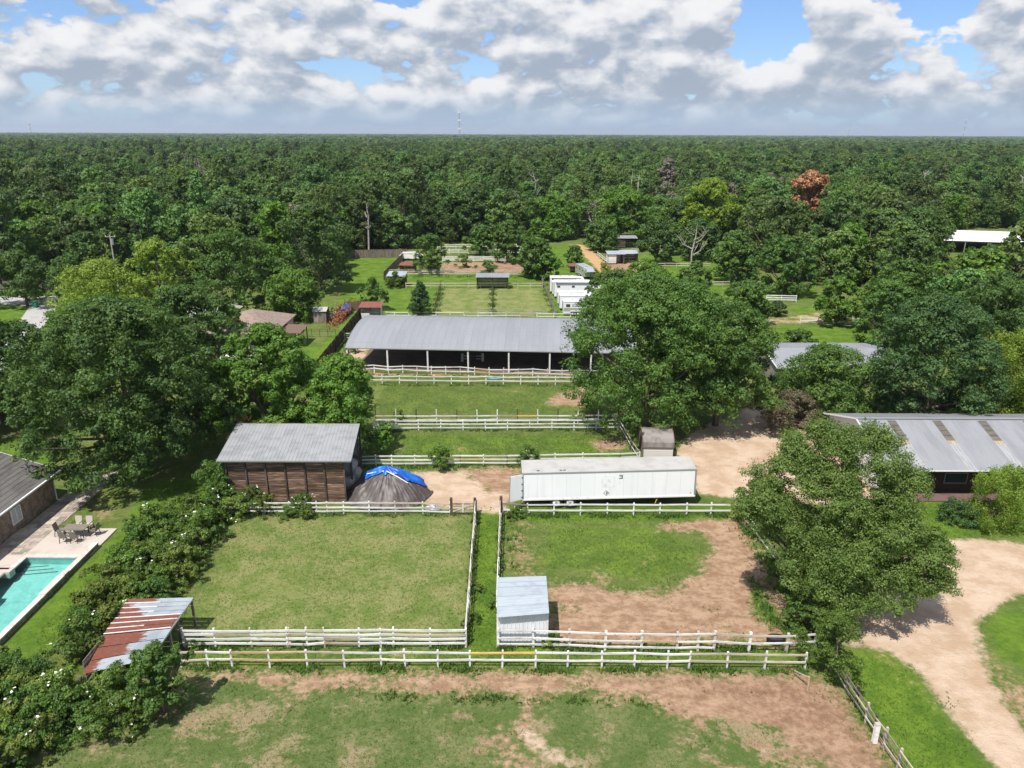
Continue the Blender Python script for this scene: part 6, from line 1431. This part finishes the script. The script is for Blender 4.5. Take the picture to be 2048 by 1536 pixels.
# the rest of the forest is one mass of instances out to the horizon
far_col = bpy.data.collections.new('forest_crowns')
def far_proto(i, me): 
    o = bpy.data.objects.new('crown_%02d' % i, me); far_col.objects.link(o)
for i, (kd, pr) in enumerate(FP): far_proto(i, pr[0])
lows = [make_tree('oak', 13, 7.0, 34, 520, 1.15, m_, seed=400 + i, zb=.12, crf=0.227, limbs=0)[0] for i, m_ in enumerate(('leaf_forest', 'leaf_forest', 'leaf_dark', 'leaf_forest'))]
for i, me_ in enumerate(lows): far_proto(10 + i, me_)
far_proto(14, make_tree('oak', 11, 5, 30, 700, .35, 'leaf_grey', seed=420, zb=.2, crf=0.168, limbs=0)[0])
P2 = P1[N_IND:]
A1 = np.column_stack([P2, rgf.choice(15, len(P2), p=[.15, .13, .13, .11, .08, .11, .08, .11, .07, .03, 0, 0, 0, 0, 0]), np.where(rgf.random(len(P2)) < .2, rgf.uniform(1.1, 1.3, len(P2)), rgf.uniform(.55, 1.1, len(P2))), rgf.uniform(.85, 1.15, len(P2))])
P3 = scatter(420, 1100, 7.2); A2 = np.column_stack([P3, rgf.choice(15, len(P3), p=[.10, .1, .1, .1, .09, .07, .05, .06, .05, .02, .06, .06, .07, .06, .01]), np.where(rgf.random(len(P3)) < .18, rgf.uniform(1.15, 1.4, len(P3)), rgf.uniform(.6, 1.2, len(P3))), rgf.uniform(.75, 1.1, len(P3))])
P4 = scatter(1100, 2900, 16); A3 = np.column_stack([P4, rgf.choice([10, 11, 12, 13], len(P4)), rgf.uniform(1.25, 2.0, len(P4)), rgf.uniform(.45, .78, len(P4))])
P5 = scatter(2900, 8500, 46); A4 = np.column_stack([P5, rgf.choice([10, 11, 12, 13], len(P5)), rgf.uniform(3.4, 5.0, len(P5)), rgf.uniform(.20, .33, len(P5))])
A = np.concatenate([A1, A2, A3, A4])
fm_ = bpy.data.meshes.new('far_forest'); fm_.vertices.add(len(A)); fm_.vertices.foreach_set('co', np.column_stack([A[:, :2], np.full(len(A), -.3)]).astype(np.float32).ravel())
fm_.attributes.new('pidx', 'INT', 'POINT').data.foreach_set('value', A[:, 2].astype(np.int32))
fm_.attributes.new('scl', 'FLOAT_VECTOR', 'POINT').data.foreach_set('vector', np.column_stack([A[:, 3], A[:, 3], A[:, 3]*A[:, 4]]).astype(np.float32).ravel())
fm_.attributes.new('rot', 'FLOAT_VECTOR', 'POINT').data.foreach_set('vector', np.column_stack([np.zeros(len(A)), np.zeros(len(A)), rgf.uniform(0, 6.28, len(A))]).astype(np.float32).ravel())
ff = tag(obj('far_forest', fm_), 'dense green forest stretching to the horizon', 'forest', None, 'stuff')
gn = bpy.data.node_groups.new('forest_scatter', 'GeometryNodeTree'); gn.interface.new_socket('Geometry', in_out='INPUT', socket_type='NodeSocketGeometry'); gn.interface.new_socket('Geometry', in_out='OUTPUT', socket_type='NodeSocketGeometry')
gq = NT(gn); gi = gq.new('NodeGroupInput'); go = gq.new('NodeGroupOutput'); ci = gq.new('GeometryNodeCollectionInfo'); ci.inputs['Collection'].default_value = far_col; ci.inputs['Separate Children'].default_value = True; ci.inputs['Reset Children'].default_value = True
ip = gq.new('GeometryNodeInstanceOnPoints'); ip.inputs['Pick Instance'].default_value = True
def nattr(n, dt): a = gq.new('GeometryNodeInputNamedAttribute', data_type=dt); a.inputs['Name'].default_value = n; return a.outputs['Attribute']
gq.l.new(gi.outputs[0], ip.inputs['Points']); gq.l.new(ci.outputs[0], ip.inputs['Instance']); gq.l.new(nattr('pidx', 'INT'), ip.inputs['Instance Index']); gq.l.new(nattr('scl', 'FLOAT_VECTOR'), ip.inputs['Scale']); gq.l.new(nattr('rot', 'FLOAT_VECTOR'), ip.inputs['Rotation']); gq.l.new(ip.outputs[0], go.inputs[0])
ff.modifiers.new('scatter', 'NODES').node_group = gn

# ================================================================== WEEDS AND GRASS
def tufts(name, label, P, size, mat, blades, seed, up=1.0):
    rg = np.random.default_rng(seed); n = len(P); P = np.repeat(P, blades, 0); k = len(P); s = np.repeat(size, blades) if hasattr(size, '__len__') else np.full(k, size)
    s = s*rg.uniform(.6, 1.3, k); a = rg.uniform(0, 2*np.pi, k); lean = rg.uniform(.1, .8, k)
    d = np.column_stack([np.cos(a)*lean, np.sin(a)*lean, np.full(k, up)]); d = unit(d)*s[:, None]
    sd = np.column_stack([-np.sin(a), np.cos(a), np.zeros(k)])*(s*.16)[:, None]
    base = np.column_stack([P + rg.normal(0, .35, P.shape)*s[:, None], np.full(k, -.03)])
    V = np.empty((k, 3, 3)); V[:, 0] = base - sd; V[:, 1] = base + sd; V[:, 2] = base + d
    o = obj(name, npmesh(name, V.reshape(-1, 3), np.arange(3*k).reshape(-1, 3), mat, 3)); return tag(o, label, 'weeds' if 'weed' in name else 'grass', None, 'stuff')
rgt = np.random.default_rng(31)
W_ = []
def along(pts, n, sdv, wld=False):
    Q_ = [np.array(p, float) if wld else np.array(tuple(G(*p))[:2]) for p in pts]; L = [np.linalg.norm(b-a) for a, b in zip(Q_[:-1], Q_[1:])]
    for (a, b), l_ in zip(zip(Q_[:-1], Q_[1:]), L):
        k = int(n*l_); t = rgt.random(k)
        keep = rgt.random(k) < (.5 + .5*np.sin(t*l_*1.3 + rgt.uniform(0, 6)))
        W_.append((a + (b-a)*t[:, None] + rgt.normal(0, sdv, (k, 2)))[keep])
along([(372, 1294), (932, 1294)], 26, .14); along([(996, 1296), (1628, 1303)], 34, .18); along([(364, 1336), (1609, 1342)], 22, .14); along([(430, 1030), (952, 1030)], 14, .14); along([(1005, 1032), (1470, 1032)], 34, .22)
along([(-2.93, 54.6), (-2.75, 37.9)], 22, .16, True); along([(-.86, 54.6), (-.9, 41.3)], 16, .14, True); along([(18.9, 53), (19.6, 38)], 34, .45, True); along([(19.05, 34), (19.6, 25)], 16, .14, True)
along([(722, 934), (1050, 932)], 16, .2); along([(750, 862), (1236, 860)], 14, .15); along([(750, 848), (1236, 847)], 14, .2); along([(730, 770), (1180, 772)], 12, .15); along([(734, 750), (1180, 757)], 8, .2); along([(883, 572), (868, 630)], 26, .5); along([(986, 576), (985, 630)], 26, .4); along([(1083, 560), (1112, 634)], 18, .4); along([(770, 553), (1080, 554)], 12, .4)
along([(700, 1392), (1060, 1398), (1100, 1400), (1300, 1412)], 12, .18); along([(1505, 1165), (1525, 1215), (1560, 1252), (1620, 1290)], 40, .35); along([(1020, 1060), (1030, 1150)], 14, .5)
Pe = np.column_stack([rgt.uniform(-26, 26, 30000), rgt.uniform(26, 56, 30000)]); me_ = mask_at('dirt', Pe)
cl_ = np.sin(Pe[:, 0]*1.9 + 1.3*np.sin(Pe[:, 1]*1.1)) + np.sin(Pe[:, 1]*2.3 + 1.7*np.sin(Pe[:, 0]*.9))
Pe = Pe[(me_ > .10) & (me_ < .93) & (cl_ > .75) & (rgt.random(len(Pe)) < .6)]; tufts('weed_sprigs', 'small green weed sprigs in the bare dirt', Pe, rgt.uniform(.04, .13, len(Pe)), 'leaf_weed', 5, 8, .9)
PW = np.concatenate(W_); tufts('weed_growth', 'leafy weeds growing along the fence lines', PW, rgt.uniform(.12, .34, len(PW)), 'leaf_weed', 7, 1, .8)
# short grass over the near paddocks, thinned where the ground is bare
Pg = np.column_stack([rgt.uniform(-30, 42, 150000), rgt.uniform(25, 60, 150000)])
vis = np.abs(Pg[:, 0]) < .72*Pg[:, 1] + 2
bare_ = mask_at('dirt', Pg) + mask_at('sand', Pg)*1.2
keep = vis & (rgt.random(len(Pg)) > bare_*1.25) & ~((Pg[:, 0] < -31.3) & (Pg[:, 1] < 52.5)) & ~((Pg[:, 0] < -36.2) & (Pg[:, 1] < 63))
keep &= ~((Pg[:, 0] > -24.5) & (Pg[:, 0] < -6.8) & (Pg[:, 1] > 55.4) & (Pg[:, 1] < 62)) & ~((Pg[:, 0] > 32) & (Pg[:, 1] > 56.8)); Pg = Pg[keep]
Pm = np.column_stack([rgt.uniform(-16, 14, 60000), rgt.uniform(62, 92, 60000)]); Pm = Pm[rgt.random(60000) > 1.2*(mask_at('dirt', Pm) + mask_at('sand', Pm))]
Pg = np.concatenate([Pg, Pm]); lu = mask_at('lush', Pg) > .45
tufts('grass_lush', 'lush green grass of the lane and lawns', Pg[lu], rgt.uniform(.05, .12, lu.sum()), 'leaf_weed', 3, 2, 1.2)
tufts('grass_turf', 'short olive turf of the near paddocks', Pg[~lu], rgt.uniform(.04, .10, (~lu).sum()), 'leaf_grass', 3, 3, 1.0)

# ================================================================== AIR
HAZE_DENSITY = 7.0e-5
hz = MB(); hz.box((0, 3000, 68), (40600, 66400, 139)); hz_o = hz.build('haze', None); hm_ = bpy.data.materials.new('haze'); hm_.use_nodes = True; wq = NT(hm_.node_tree); wq.n.clear()
mo = wq.new('ShaderNodeOutputMaterial'); pv_ = wq.new('ShaderNodeVolumePrincipled'); pv_.inputs['Color'].default_value = (.80, .88, 1.0, 1); pv_.inputs['Density'].default_value = HAZE_DENSITY; pv_.inputs['Anisotropy'].default_value = .2
wq.l.new(pv_.outputs[0], mo.inputs['Volume']); hz_o.data.materials.append(hm_); tag(hz_o, 'thin bluish haze over the far forest', None, None, 'stuff')
